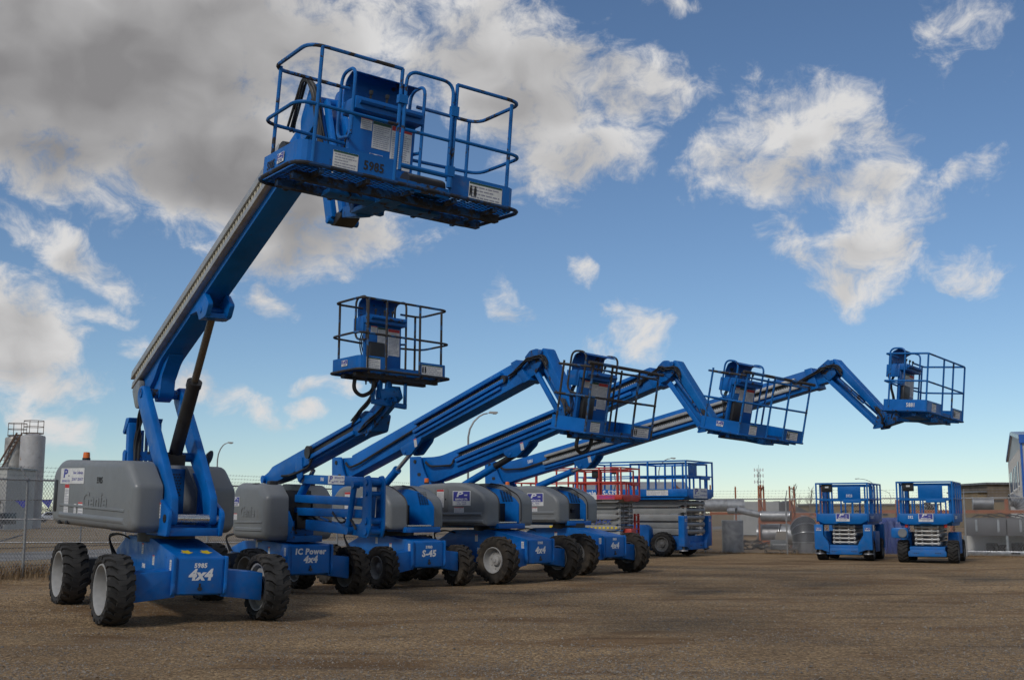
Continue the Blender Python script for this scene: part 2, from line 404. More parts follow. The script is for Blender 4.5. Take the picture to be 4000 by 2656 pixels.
def wheel(root, M, R, W, rr=.62, style='block', flip=1, rim_mat=None, tyre_mat=None, dish=.5):
    """rim is the part, tyre its sub-part; flip=+1: outer face towards local +y"""
    ri = R * rr; h = W / 2; mb = MB(RZ(0 if flip > 0 else math.pi))
    mb.lathe([(ri * 1.0, h * .80), (ri * .97, h * .93), (ri * .93, h * .93), (ri * .90, h * .8), (ri * .86, h * (.75 - dish)), (ri * .80, h * (.62 - dish)), (ri * .42, h * (.55 - dish)), (ri * .40, h * (.62 - dish)),
              (ri * .36, h * (.9 - dish)), (ri * .16, h * (1.0 - dish)), (ri * .14, h * (1.08 - dish)), (0.001, h * (1.1 - dish))], (0, 0, 0), (0, 1, 0), 32)
    mb.lathe([(ri * .97, -h * .85), (ri * .9, -h * .8), (ri * .85, -h * .2), (.05, -h * .2)], (0, 0, 0), (0, 1, 0), 24)
    for i in range(8):
        a = 2 * math.pi * i / 8 + .2; c = (math.cos(a) * ri * .62, h * (.58 - dish), math.sin(a) * ri * .62)
        mb.cyl(c, (c[0], c[1] + .022, c[2]), ri * .05, 6)
    w = mb.build('wheel', rim_mat or RIM, root); w.matrix_local = M
    ty = bpy.data.objects.new('tyre', tyre_mesh(R, W, rr, style)); COL.objects.link(ty); ty.parent = w
    if tyre_mat and tyre_mat is not RUBBER:
        ty.material_slots[0].link = 'OBJECT'; ty.material_slots[0].material = tyre_mat
    ty.matrix_local = RY(random.uniform(0, 6))
    return w

# ------------------------------------------------------------------ boom lift: chassis
def chassis(root, M, p):
    R = p['R']; wb = p['wb'] / 2; tr = p['track'] / 2; hw = p.get('hw', .37); top = p.get('top', 1.08); L = wb + .27
    k = R / .47
    mb = MB(M)
    body = [(-L, .52), (-L, .82), (-L + .55, top - .02), (.35, top), (L - .06, .93), (L, .90), (L, .42), (L - .35, .37), (-L + .3, .40)]
    mb.prism(rprof(body, [.03, .05, .1, .12, .02, .02, .02, .1, .1]), -hw, hw)
    ch = mb.build('chassis', BLUE, root, bevel=.012)
    # rounded ears either side of the front plate, hinged hatch and its latch
    for s in (-1, 1):
        e = MB(M)
        pr = [(L - .30, .40), (L - .30, .80), (L - .16, .93), (L + .025, .93), (L + .03, .85), (L + .03, .44), (L - .02, .38)]
        e.prism(rprof(pr, [.03, .08, .08, .05, .02, .06, .04]), s * (hw + .003), s * (hw + .05))
        e.box(L - .02, L + .036, s * (hw + .006), s * (hw + .044), .46, .56)
        e.build('front_bracket', BLUE, ch, bevel=.008)
    hb = MB(M); hb.box(L, L + .012, -hw + .03, hw - .03, .415, .885); hb.build('front_hatch', BLUE, ch, bevel=.004)
    lt = MB(M); lt.cyl((L + .012, 0, .485), (L + .045, 0, .485), .028, 12); lt.box(L + .012, L + .03, -.012, .012, .50, .56); lt.build('hatch_latch', BLACK, ch)
    # axles
    for sx, nm in ((1, 'front_axle_beam'), (-1, 'rear_axle_beam')):
        ab = MB(M); x0, x1 = (wb - .16, wb + .20) if sx > 0 else (-wb - .16, -wb + .16)
        for s in (-1, 1):
            pr = [(s * (hw - .02), .37), (s * (tr - .18), .30), (s * (tr - .17), .32), (s * (tr - .17), .69), (s * (hw - .02), .74)]
            if sx > 0 or True: ab.prismx(pr, x0, x1 + (.04 if sx > 0 else 0))
        ab.box(x0 + .02, x1 - .03, -hw - .02, hw + .02, .385, .70)
        ab.build(nm, BLUE if sx > 0 else BLACK, ch, bevel=.01)
        for s in (-1, 1):
            hb = MB(M); hb.cyl((sx * wb, s * (tr - .2), R), (sx * wb, s * (tr - .02), R), .11, 16); hb.build('hub', BLACK, ch)
    # hoses looping at the rear
    hs = MB(M)
    for i in range(3): hs.tube(fillet([(-L + .2, -hw - .05 - i * .03, .75), (-L + .1, -hw - .18, 1.02 + i * .02), (-L + .5, -hw - .1, 1.1), (-L + .75, -hw + .05, 1.0)], .15), .013, 6)
    hs.build('hydraulic_hose', HOSE, ch)
    st = p.get('steer', 0.0)
    for i, (sx, sy) in enumerate(((1, -1), (1, 1), (-1, -1), (-1, 1))):
        wheel(root, M @ T(sx * wb, sy * tr, R - .008 + p.get('wz', (0, 0, 0, 0))[i]) @ RZ(st if sx > 0 else 0), R, p['tw'], p['rr'], p['style'], sy, p['rim'], p['tyre'][i] if isinstance(p['tyre'], (list, tuple)) else p['tyre'], p.get('dish', .5))
    # writing on the front plate
    F = lambda y, z: M @ frame((L + .0135, y, z), (0, 1, 0), (0, 0, 1))
    for (s, size, y, z, sh, bold) in p['front']:
        text(s, size, F(y, z), WHITE, ch, shear=sh, bold=bold)
    # arrows, small stickers on the side facing the yard
    S = lambda x, z: M @ frame((x, -hw - .0005, z), (1, 0, 0), (0, 0, 1))
    notice(S(-.1, .93), .085, .15, ch, REDP, 5, 3); notice(S(.45, .80), .085, .14, ch, REDP, 5, 4)
    notice(M @ frame((L - .09, -hw - .0505, .80), (1, 0, 0), (0, 0, 1)), .075, .15, ch, None, 5, 5)
    if p.get('num'): text(p['num'], .09, S(-.0, .68), WHITE, ch, bold=.003, sx=.8)
    if p.get('arrows'):
        slope = math.atan2(.93 - top, L - .06 - .35)
        for yy in (-.12, .16):
            mt = M @ T(L - .28, yy, top + (L - .28 - .35) * math.tan(slope) + .004) @ RY(-slope)
            mb = MB(mt); mb.prismz([(-.09, -.05), (.03, -.05), (.03, -.09), (.12, 0), (.03, .09), (.03, .05), (-.09, .05), (-.06, 0)], 0, .003); mb.build('arrow_sticker', YELP, ch)
    # slewing ring under the turret
    tt = MB(); tt.cyl((0, 0, top - .03), (0, 0, top + .10), .42, 28); tt.build('slewing_ring', BLACK, root)
    return ch

# ------------------------------------------------------------------ hoods
def hood(root, prof, rr, yo, yi, M=None, rnd=.10, name='hood', ridge=None, material=None):
    """curved cover: profile in x,z between an outer (rounded) and an inner side plane"""
    M = M or Matrix()
    p = rprof(prof, rr, 5); k = len(p)
    cx = sum(q[0] for q in p) / k; cz = sum(q[1] for q in p) / k
    sg = 1 if yo > yi else -1; rings = []
    steps = [(0, 0)] + [(rnd * (1 - math.cos(a)), rnd * (1 - math.sin(a))) for a in [rad(v) for v in (0, 22, 45, 67, 90)]]
    # y position, inset
    seq = [(yi, 0.0)] + [(yo - sg * rnd * (1 - math.sin(a)), rnd * (1 - math.cos(a))) for a in [rad(v) for v in (0, 18, 36, 54, 72, 90)]]
    xs = [q[0] for q in p]; zs = [q[1] for q in p]; wx = max(xs) - min(xs); wz = max(zs) - min(zs)
    vs = []
    for (y, ins) in seq:
        fx, fz = 1 - 2 * ins / wx, 1 - 2 * ins / wz
        mx, mz = (max(xs) + min(xs)) / 2, (max(zs) + min(zs)) / 2
        vs += [(mx + (q[0] - mx) * fx, y, mz + (q[1] - mz) * fz) for q in p]
    n = len(seq); fs = [(i * k + j, i * k + (j + 1) % k, (i + 1) * k + (j + 1) % k, (i + 1) * k + j) for i in range(n - 1) for j in range(k)]
    fs += [tuple(range(k)), tuple(range((n - 1) * k, n * k))[::-1]]
    mb = MB(M); mb.add(vs, fs)
    if ridge:
        for (x0, x1, z0, z1, slope) in ridge:
            dz = slope * (x1 - x0); t = .016
            y0, y1 = yo - sg * .01, yo + sg * t
            A = [(x0, y0, z0), (x1, y0, z0 + dz), (x1, y0, z1 + dz), (x0, y0, z1)]
            m_ = (z1 - z0) * .3
            B = [(x0 + .03, y1, z0 + m_), (x1 - .03, y1, z0 + dz + m_), (x1 - .03, y1, z1 + dz - m_), (x0 + .03, y1, z1 - m_)]
            mb.hexa(A, B)
    o = mb.build(name, material or GREY, root, ang=40)
    return o
def beacon(root, M):
    mb = MB(M); mb.cyl((0, 0, 0), (0, 0, .035), .062, 16)
    b = mb.build('beacon_base', BLACK, root)
    mb = MB(M); mb.lathe([(.055, .035), (.052, .10), (.046, .125), (.001, .13)], (0, 0, 0), (0, 0, 1), 16, False); mb.build('beacon_lens', ORANGE, b)

# ------------------------------------------------------------------ platform (basket)
def grating(mb, x0, x1, y0, y1, z, pitch=.055, w=.008, ang=28):
    """expanded-metal floor: two crossing families of slats"""
    ta = math.tan(rad(ang))
    def clip(px, py, dx, dy):
        ts = []
        lo, hi = -1e9, 1e9
        for o, d, a, b in ((px, dx, x0, x1), (py, dy, y0, y1)):
            t1, t2 = (a - o) / d, (b - o) / d
            lo = max(lo, min(t1, t2)); hi = min(hi, max(t1, t2))
        return lo, hi
    for sg in (1, -1):
        st = pitch; n = int(((x1 - x0) * ta + (y1 - y0)) / st) + 2
        for i in range(n):
            c = (y0 if sg > 0 else y0) - (x1 - x0) * ta + i * st if sg > 0 else y0 + i * st
            # line y = c + sg*ta*(x-x0)
            lo, hi = clip(x0, c, 1.0, sg * ta)
            if hi - lo < .02: continue
            a = (x0 + lo, c + sg * ta * lo, z); b = (x0 + hi, c + sg * ta * hi, z)
            mb.bar(a, b, w, .006)
def platform(root, M, W, D, p):
    """x to the right along the gate side, y back towards the boom, z up; rails 1.1 m"""
    H = 1.1; r = .019; rm = p.get('rail', BLUE_R); rm2 = p.get('rail2', rm); cr = p.get('cr', .16)
    num = p['num']
    pl = MB(M)
    zf = -.02
    base = [(0, 0, zf), (W, 0, zf), (W, D, zf), (0, D, zf)]
    # bottom tube frame and floor beams
    e = p.get('lip', .04)
    pl.tube(fillet([(-e, -e, zf), (W + e, -e, zf), (W + e, D + e, zf), (-e, D + e, zf)], cr, 5, True), .020, 8, True)
    for i in range(5): x = W * (i + .5) / 5; pl.box(x - .02, x + .02, .0, D, zf - .05, zf - .012)
    for y in (D * .3, D * .72): pl.box(.05, W - .05, y - .04, y + .04, zf - .085, zf - .012)
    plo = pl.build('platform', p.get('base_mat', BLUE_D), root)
    g = MB(M); grating(g, .01, W - .01, .01, D - .01, zf + .012); go = g.build('floor_grating', BLUE_D, plo)
    # toe boards
    th = p.get('toe', .20)
    ga, gb = p['gate']
    tb = MB(M); t = .006
    def board(pts):
        for a, b in zip(pts[:-1], pts[1:]):
            a, b = Vector(a), Vector(b); d = (b - a).normalized(); nrm = Vector((-d.y, d.x, 0)) * t
            tb.hexa([a + Vector((0, 0, zf)), b + Vector((0, 0, zf)), b + Vector((0, 0, th)), a + Vector((0, 0, th))],
                    [a + nrm + Vector((0, 0, zf)), b + nrm + Vector((0, 0, zf)), b + nrm + Vector((0, 0, th)), a + nrm + Vector((0, 0, th))])
    board([q for q in fillet([(0, D, 0), (0, 0, 0), (ga, 0, 0)], cr * .8, 4)])
    board([q for q in fillet([(gb, 0, 0), (W, 0, 0), (W, D, 0), (0, D, 0)], cr * .8, 4)][:])
    tb.build('toe_board', p.get('toe_mat', BLUE), plo)
    # guard rails
    c0, c1 = p['panel']                       # control panel x range on the back side
    rl = MB(M); rt = MB(M)
    zt, zm = H, p.get('mid', .56)
    gl, gr_ = ga, gb
    ex = p.get('ext', 0.0)
    A = fillet([(gl, 0, zt), (-.0, 0, zt), (0, D, zt), (c0 - .02, D, zt - p.get('drop', 0))], cr, 6)
    Bq = fillet([(gr_, 0, zt), (W, 0, zt), (W, D, zt), (c1 + .02, D, zt - p.get('drop', 0))], cr, 6)
    if p.get('straight_top'):                 # padded bar running past the corners instead of a bent rail
        rt.tube([(-ex, -.0, zt), (W + ex, 0, zt)], .028, 8)
        rt.tube([(0, 0, zt - .06), (0, D, zt - .06)], r, 8); rt.tube([(W, 0, zt - .06), (W, D, zt - .06)], r, 8)
        rt.tube([(0, D, zt - .06), (c0 - .02, D, zt - .06)], r, 8); rt.tube([(c1 + .02, D, zt - .06), (W, D, zt - .06)], r, 8)
        rl.tube([(0, 0, zt - .09), (W, 0, zt - .09)], r * .9, 8)
    else:
        rt.tube(A, r, 8); rt.tube(Bq, r, 8)
    o2 = p.get('mid_out', .03)
    rl.tube(fillet([(gl, -.0, zm), (-o2, -.0, zm), (-o2, D, zm), (c0 - .02, D, zm - .02)], cr, 6), r * .95, 8)
    rl.tube(fillet([(gr_, -.0, zm), (W + o2, -.0, zm), (W + o2, D, zm), (c1 + .02, D, zm - .02)], cr, 6), r * .95, 8)
    if p.get('bars'):                         # bars carry on across the entry
        rl.tube([(gl, 0, zm), (gr_, 0, zm)], r * .95, 8)
        if not p.get('straight_top'): rt.tube([(gl, 0, zt), (gr_, 0, zt)], r, 8)
    posts = [(.04 if cr > .1 else 0, D - .10), (.13 if cr > .1 else 0, 0), (ga, 0), (gb, 0), (W - (.06 if cr > .1 else 0), .10 if cr > .1 else 0), (W - .10, D)]
    posts += p.get('posts', [])
    for (x, y) in posts: rl.tube([(x, y, zf), (x, y, zt)], r, 8)
    rl.build('guard_rail', rm, plo); rt.build('top_rail', rm2, plo)
    # swing gate
    if p.get('swing'):
        gt = MB(M); a, b = ga + .045, gb - .045; yy = -.012
        gt.tube(fillet([(a, yy, .12), (a, yy, zt), (b, yy, zt), (b, yy, .12)], .13, 6), r * .95, 8)
        gt.tube([(a, yy, zm - .03), (b, yy, zm - .03)], r * .9, 8); gt.tube([(a, yy, .17), (b, yy, .17)], r * 1.3, 8)
        gt.cyl((b + .01, yy - .03, .05), (b + .01, yy - .03, .15), .028, 10)
        for z in (.22, .82): gt.box(b - .015, gb + .02, yy - .025, yy + .03, z - .05, z + .05)
        gt.box(ga - .03, a + .02, yy - .025, yy + .03, .76, .84)
        gt.build('gate', rm, plo)
        kb = MB(M); kb.box(ga, gb, .0, .006, zf - .03, .045); kb.build('entry_step', BLUE_D, plo)
    else:
        kb = MB(M); kb.box(ga, gb, .0, .006, zf - .03, .045); kb.build('entry_step', BLUE_D, plo)
    # control console
    cp = MB(M); yb = D - .02
    cp.box(c0, c1, yb - .03, yb + .03, .02, .98)
    cp.box(c0 - .02, c1 + .02, yb - .16, yb + .14, .86, .99)
    con = cp.build('control_console', BLUE, plo, bevel=.008)
    sl = MB(M); sl.tube([(c0 + .02, yb - .17, .94), (c1 - .02, yb - .17, .94)], .030, 8); sl.build('hand_bar', BLUE_D, con)
    cn = MB(M); pr = [(yb + .17, .86), (yb + .20, 1.10), (yb + .16, 1.24), (yb + .03, 1.30), (yb - .10, 1.26), (yb - .10, 1.25), (yb + .03, 1.285), (yb + .15, 1.225), (yb + .185, 1.10), (yb + .158, .86)]
    cn.prismx(rprof(pr, .03, 2), c0 + .0, c1 - .02); cn.build('console_canopy', p.get('canopy_mat', BLUE_D), con)
    for x in (c0 - .03, c1 + .03):
        hp = MB(M); hp.tube(fillet([(x, yb - .12, .0 if x > c0 else .6), (x, yb - .12, 1.30), (x, yb + .2, 1.30), (x, yb + .2, .62), (x, yb - .1, .58)], .13, 6), r * .95, 8)
        hp.build('console_hoop', rm, con)
    if p.get('sidebox', True):
        sb = MB(M); sb.box(c0 - .03, c0 + .02, yb - .02, yb + .26, .72, .97); sb.build('control_box', BLUE, con, bevel=.008)
    for fx in (.25, .5, .72):
        jy = MB(M); x = c0 + (c1 - c0) * fx; jy.cyl((x, yb - .05, .99), (x, yb - .06, 1.08), .012, 8); jy.cyl((x, yb - .06, 1.07), (x, yb - .065, 1.11), .022, 8)
        jy.build('joystick', BLACK, con)
    FR = lambda x, z, y=yb - .0315: M @ frame((x, y, z), (1, 0, 0), (0, 0, 1))
    cw = c1 - c0
    notice(FR(c0 + cw * .24, .77), cw * .17, .12, con, REDP, 5, 1); notice(FR(c0 + cw * .48, .68), cw * .28, .28, con, GREENP, 11, 2); notice(FR(c0 + cw * .79, .60), cw * .32, .44, con, REDP, 16, 3)
    if p.get('logo_console', True): logo_blue(FR(c0 + cw * .42, .44), cw * .20, con)
    if p.get('manual_box'):
        mx, mz = p['manual_box']
        mbx = MB(M); mbx.box(mx - .15, mx + .15, yb - .11, yb - .032, mz - .2, mz + .2); mbx.build('manual_box', BLACK, con, bevel=.02)
    if p.get('num_console'): text(num, .09, FR(c0 + cw * .55, .38), WHITE, con, bold=.003, sx=.75)
    if p.get('footswitch'):
        fs = MB(M); fs.prismx(rprof([(.12, .0), (.34, .0), (.34, .16), (.24, .20), (.12, .14)], .05), c0 + .35, c0 + .75); fs.build('foot_switch', BLACK, plo)
    # notices on the toe boards
    TB = lambda x, z: M @ frame((x, -.0015, z), (1, 0, 0), (0, 0, 1))
    tf = p.get('toe_front', [])
    for kind, x, w, h in tf:
        if kind == 'num': text(num, h, TB(x, .09), BLACKP if p.get('dark_num', True) else WHITE, plo, bold=.003, sx=.85)
        elif kind == 'load':
            notice(TB(x, .09), w, h, plo, GREENP, 4, 9)
            mn = MB(TB(x - w * .38, .085))
            for s in (-1, 1):
                mn.prismz([(s * .025 - .014, -.05), (s * .025 - .004, -.05), (s * .025, -.01), (s * .025 + .004, -.05), (s * .025 + .014, -.05), (s * .025 + .014, .03), (s * .025 - .014, .03)], .0045, .006)
                mn.cyl((s * .025, .042, .0045), (s * .025, .042, .006), .011, 10)
            mn.build('figure_print', BLACKP, plo)
        else: notice(TB(x, .09), w, h, plo, GREENP, 5, 8)
    LB = lambda y, z: M @ frame((-.0075, y, z), (0, -1, 0), (0, 0, 1))
    lb = p.get('logo_side')
    if lb is not None: logo_blue(LB(lb, .11), .16, plo)
    if p.get('num_side') is not None: text(num, .11, LB(p['num_side'], .09), WHITE if p.get('white_side') else BLACKP, plo, bold=.002, sx=.8)
    if p.get('loop'):
        lx, ly = p['loop']; hl = MB(M); hl.tube(fillet([(lx, ly, -.05), (lx - .03, ly, -.28), (lx + .12, ly, -.38), (lx + .34, ly, -.28), (lx + .36, ly, -.05)], .16, 6), .032, 8); hl.build('hanging_hose', HOSE, plo)
    # loose cables from the console
    cb = MB(M)
    for i in range(3): cb.tube(fillet([(c0 + .1 + .04 * i, yb + .1, .88), (c0 + .05 + .03 * i, yb + .22, .6), (c0 + .08 + .05 * i, yb + .12, .25), (c0 + .2, yb + .2, -.1)], .15), .011, 6)
    cb.build('control_cable', HOSE, con)
    return plo
# ------------------------------------------------------------------ boom lifts
def lift_root(name, C, a, label, group='boom lifts parked in a row'):
    r = empty(name, (C[0], C[1], 0), rad(a - 90)); tag(r, label, 'boom lift', group)
    return r, (T(C[0], C[1], 0) @ RZ(rad(a - 90))).inverted()
def pose(inv, o, y, p, r): return inv @ T(*o) @ RZ(rad(y)) @ RY(rad(p)) @ RX(rad(r))
def lerp2(a, b, t): return (a[0] + (b[0] - a[0]) * t, a[1] + (b[1] - a[1]) * t)
def along(mb, a, b, hw0, hw1, up, th):
    """bar lying along a line a-b (x,z) between side planes hw0..hw1, offset 'up' normal to it, thickness th"""
    d = Vector((b[0] - a[0], b[1] - a[1])).normalized(); n = Vector((-d.y, d.x))
    q = [Vector(a) + n * (up - th / 2), Vector(b) + n * (up - th / 2), Vector(b) + n * (up + th / 2), Vector(a) + n * (up + th / 2)]
    mb.prism([(v.x, v.y) for v in q], hw0, hw1)
def links(mb, a, b, y0, y1, up, th, pitch):
    d = Vector((b[0] - a[0], b[1] - a[1])); L = d.length; d.normalize(); n = Vector((-d.y, d.x)); k = int(L / pitch)
    for i in range(k):
        s = i * pitch
        p = Vector(a) + d * s + n * up; q = p + d * pitch * .62
        mb.prism([tuple(p - n * th / 2), tuple(q - n * th / 2), tuple(q + n * th / 2), tuple(p + n * th / 2)], y0, y1)
def hose_bundle(root, parent, pts, n, r, spread, name='hydraulic_hose', seed=0):
    rnd = random.Random(seed); mb = MB()
    for i in range(n):
        off = [Vector((rnd.uniform(-1, 1), rnd.uniform(-1, 1), rnd.uniform(-1, 1))) * spread for _ in pts]
        mb.tube(fillet([Vector(p) + o for p, o in zip(pts, off)], .2, 5), r, 6)
    return mb.build(name, HOSE, parent)

def straight_lift(name, C, a_t, a_c, q, label):
    root, inv = lift_root(name, C, a_t, label)
    k = q['k']
    ch = chassis(root, RZ(rad(a_c - a_t)), q['chassis'])
    zb, zt = q['hz']; xf, xr = q['hx']; ho, hi = q['ho'], q['hi']
    # turret frame
    tb = MB(); tb.box(xr + .15, xf - .1, -hi + .02, hi - .02, zb - .05, zb + .06)
    tb.box(xr + .2, -.55, -hi + .02, hi - .02, zb + .06, zt - .35)
    tb.prism([(xf - .08, zb - .06), (xf + .06, zb - .06), (xf + .06, zb + .05), (xf - .08, zb + .05)], -hi - .08, hi + .08)
    for s in (-1, 1):
        tb.prism(rprof([(xr + .3, zb + .06), (xf - .04, zb + .06), (xf - .04, zt - .48), (xf - .15, zt - .36), (xf - .60, zt - .15), (xf - 1.0, zt - .09), (xr + .3, zt - .12)], .04), s * (hi - .005), s * (hi - .03))
    tu = tb.build('turret', BLUE, root, bevel=.01)
    vt = MB()                                  # louvres in the inner wall of the far cover
    for i in range(9):
        z = zt - .18 - i * .03
        for j in range(4): vt.box(xf - .62 + j * .085 + i * .012, xf - .56 + j * .085 + i * .012, hi - .045, hi - .031, z, z + .012)
    vt.build('louvre', BLACK, tu)
    gr = MB(); gr.box(-.35, .1, -hi + .04, hi - .04, zb + .08, zb + .5); gr.tube([(-.3, 0, zb + .55), (.15, 0, zb + .3)], .06, 10); gr.build('valve_block', BLACK, tu)
    stp = MB(); stp.box(xf - .38, xf - .05, -hi + .05, hi - .08, zb + .065, zb + .09); stp.build('step_plate', STEEL, tu)
    # covers
    prof = [(xr, zb + .12), (xr + .05, zb), (xf - .02, zb - .0), (xf, zb + .06), (xf, zt - .42), (xf - .10, zt - .28), (xf - .55, zt - .06), (xf - 1.0, zt), (xr + .3, zt - .04), (xr, zt - .3)]
    rr = [.06, .08, .04, .04, .08, .10, .22, .3, .18, .14]
    hoods = []
    for s in (-1, 1):
        pf = [(x - (q.get('far', .15) if s > 0 else 0), z) for x, z in prof]
        rd = [(xr + .25, xf - .06, zb + .05, zb + .15, 0), (xr + .15, xf - .10, zb + .20, zb + .31, 0)] if s < 0 else None
        h = hood(root, pf, rr, s * ho, s * hi, rnd=.09, ridge=rd); hoods.append(h)
        rim = MB(); pr2 = rprof([(x, z) for x, z in pf if x > xf - 1.1], 0)
        rim.tube([(x + .004, s * (hi + .004), z) for x, z in rprof([pf[3], pf[4], pf[5], pf[6], pf[7]], .1)][2:-2], .014, 6); rim.build('edge_trim', BLACK, h)
    h = hoods[0]; S = lambda x, z: frame((x, -ho - .002, z), (1, 0, 0), (0, 0, 1))
    # access door with instructions
    dr = MB(); x0 = q['door']; w = .44
    dr.prism(rprof([(x0, zt - .66), (x0 + w, zt - .66), (x0 + w, zt - .12), (x0, zt - .10)], .06), -ho - .014, -ho + .02); dr.build('cover_door', GREY_D, h, bevel=.012)
    notice(frame((x0 + .2, -ho - .0155, zt - .36), (1, 0, 0), (0, 0, 1)), .22, .40, h, REDP, 14, 5)
    knob = MB(); knob.box(x0 + .35, x0 + .38, -ho - .02, -ho - .01, zt - .40, zt - .36); knob.build('door_catch', BLACK, h)
    logo_blue(S(x0 + .86, zt - .36), q.get('logo_w', .56), h); notice(S(x0 + .78, zt - .62), .30, .12, h, REDP, 4, 6)
    sm = MB(); sm.cyl((xr + .62, -ho - .02, zb + .24), (xr + .62, -ho + .02, zb + .24), .055, 16); sm.build('round_sticker', WHITE, h)
    beacon(root, T(q['bx'], -(ho + hi) / 2, zt - .015))
    # tower that carries the boom foot
    pv = q['pivot']
    tw = MB()
    for s in (-1, 1):
        xb = pv[0] - .20
        pr = [(xb + .04, zt - .6), (xb, pv[1] + .10), (xb + .02, pv[1] + .12), (pv[0] + .17, pv[1] + .12), (pv[0] + .24, pv[1] - .12), (pv[0] + .42, pv[1] - .45), (pv[0] + .75, zt - .15), (pv[0] + .75, zt - .6)]
        tw.prism(rprof(pr, [0, .03, .02, .05, .15, .15, .1, 0]), s * .205, s * .255)
    two = tw.build('boom_tower', BLUE, root, bevel=.008)
    pn = MB(); pn.cyl((pv[0], -.275, pv[1]), (pv[0], .275, pv[1]), .045, 14)
    pn.prism(rprof([(pv[0] + .08, zt + .18), (pv[0] + .20, zt + .18), (pv[0] + .20, zt + .26), (pv[0] + .08, zt + .26)], .035), -.2555, -.258)
    pn.build('pivot_pin', BLACK, two)
    # base boom
    t0, t1, b0, b1 = q['t0'], q['t1'], q['b0'], q['b1']
    bm = MB(); hw = .165
    pr = [(pv[0] - .05, pv[1] + .10), (pv[0] + .5, pv[1] + .10), t0, t1, b1, b0, (pv[0] + .55, b0[1] - .10), (pv[0] + .1, pv[1] - .35)]
    bm.prism(rprof(pr, [.05, .05, .25, 0, 0, .2, .2, .1]), -hw, hw)
    # collar at the mouth
    d = Vector((t1[0] - t0[0], t1[1] - t0[1])).normalized(); n = Vector((-d.y, d.x))
    A, B = Vector(t1), Vector(b1)
    bm.prism([tuple(A + n * .025), tuple(A - d * .18 + n * .025), tuple(B - d * .18 - n * .025), tuple(B - n * .025)], -hw - .02, hw + .02)
    bo = bm.build('base_boom', BLUE, root, bevel=.012)
    # cable tray on the side
    s0, s1 = q['slot']; H = (Vector(t0) - Vector(b0)).length * .9
    tray_m = q['tray']
    gv = MB(); along(gv, s0, s1, -hw - .012, -hw + .01, 0, H * .2); gv.build('cable_channel', BLACK, bo)
    lk = MB(); links(lk, s0, s1, -hw - .02, -hw - .011, -H * .055, .028, .055); lk.build('cable_track', ALU, bo)
    tr = MB(); d2 = Vector((s1[0] - s0[0], s1[1] - s0[1])).normalized()
    along(tr, s0, s1, -hw - .085, -hw + .005, H * .17, H * .14); tr.build('upper_tray', tray_m, bo, bevel=.006)
    tr = MB(); e0 = tuple(Vector(s0) - d2 * .1); e1 = tuple(Vector(s1) + d2 * .04)
    along(tr, e0, e1, -hw - .075, -hw + .005, -H * .18, H * .16); tr.build('lower_tray', tray_m, bo, bevel=.006)
    tr = MB(); along(tr, e0, lerp2(s0, s1, .96), -hw - .05, -hw + .005, -H * .40, H * .13); tr.build('side_rail', BLUE, bo, bevel=.006)
    dr = MB(); cpt = Vector(s1) + d2 * .04 - Vector((-d2.y, d2.x)) * H * .12
    dr.cyl((cpt.x, -hw - .07, cpt.y), (cpt.x, -hw + .0, cpt.y), .075, 16); dr.build('cable_drum', BLACK, bo)
    # inner boom
    tip = q['tip']; ib = MB(); mid = (Vector(t1) + Vector(b1)) / 2
    hb = (Vector(t1) - Vector(b1)).length * .36; e = Vector(tip)
    ib.prism([tuple(mid - d * .8 + n * hb), tuple(mid - d * .8 - n * hb), tuple(mid + d * .22 - n * hb), tuple(mid + d * .42 - n * hb * .2), tuple(mid + d * .42 + n * hb)], -.125, .125)
    io = ib.build('inner_boom', BLUE, root, bevel=.01)
    kn = MB()                                  # knuckle cheeks
    m2 = mid + d * .2
    for s in (-1, 1):
        kn.prism(rprof([tuple(m2 - d * .12 + n * hb * 1.15), tuple(m2 + d * .06 + n * (hb + .10)), (tip[0] - .10, tip[1] - .02), (tip[0] + .02, tip[1] - .16), tuple(m2 + d * .30 - n * hb * .3), tuple(m2 + d * .1 - n * hb)], .04), s * .126, s * .165)
    kn.cyl((tip[0] - .02, -.18, tip[1] - .10), (tip[0] - .02, .18, tip[1] - .10), .05, 14)
    kn.build('knuckle', BLUE_D, io, bevel=.006)
    # jib: box beam above, slim link below, cylinder between
    je = q['jib']; ja = (tip[0] + .02, tip[1] - .13)
    jd = Vector((je[0] - ja[0], je[1] - ja[1])).normalized(); jn = Vector((-jd.y, jd.x))
    jb = MB()
    w = .125
    pr = [tuple(Vector(ja) - jd * .10 + jn * .05), tuple(Vector(ja) - jd * .04 + jn * .10), tuple(Vector(ja) + jd * .15 + jn * .09), tuple(Vector(je) + jn * .07), tuple(Vector(je) - jn * .07), tuple(Vector(ja) + jd * .15 - jn * .09), tuple(Vector(ja) - jd * .08 - jn * .05)]
    jb.prism(rprof(pr, .03), -w, w)
    jo = jb.build('jib', BLUE_L if q.get('pale') else BLUE, root, bevel=.012)
    ll = MB(); la = q.get('la') or tuple(Vector(ja) - jn * .34 + jd * .12); le = tuple(Vector(je) - jn * .25 - jd * .02)
    for s in (-1, 1): ll.bar((la[0], s * .11, la[1]), (le[0], s * .11, le[1]), .05, .10)
    ll.build('jib_link', BLUE, jo, bevel=.006)
    jc = MB(); m = lerp2(la, ja, .35); m3 = lerp2(je, le, .4); jc.cyl((m[0], 0, m[1]), (lerp2(m, m3, .62)[0], 0, lerp2(m, m3, .62)[1]), .045, 12); jc.cyl((m[0], 0, m[1]), (m3[0], 0, m3[1]), .024, 10); jc.build('jib_cylinder', BLUE_D, jo)
    yk = MB()
    for s in (-1, 1): yk.prism(rprof([(je[0] - .10, je[1] + .12), (je[0] + .10, je[1] + .06), (le[0] + .16, le[1] - .08), (le[0] - .06, le[1] - .10)], .04), s * .16, s * .19)
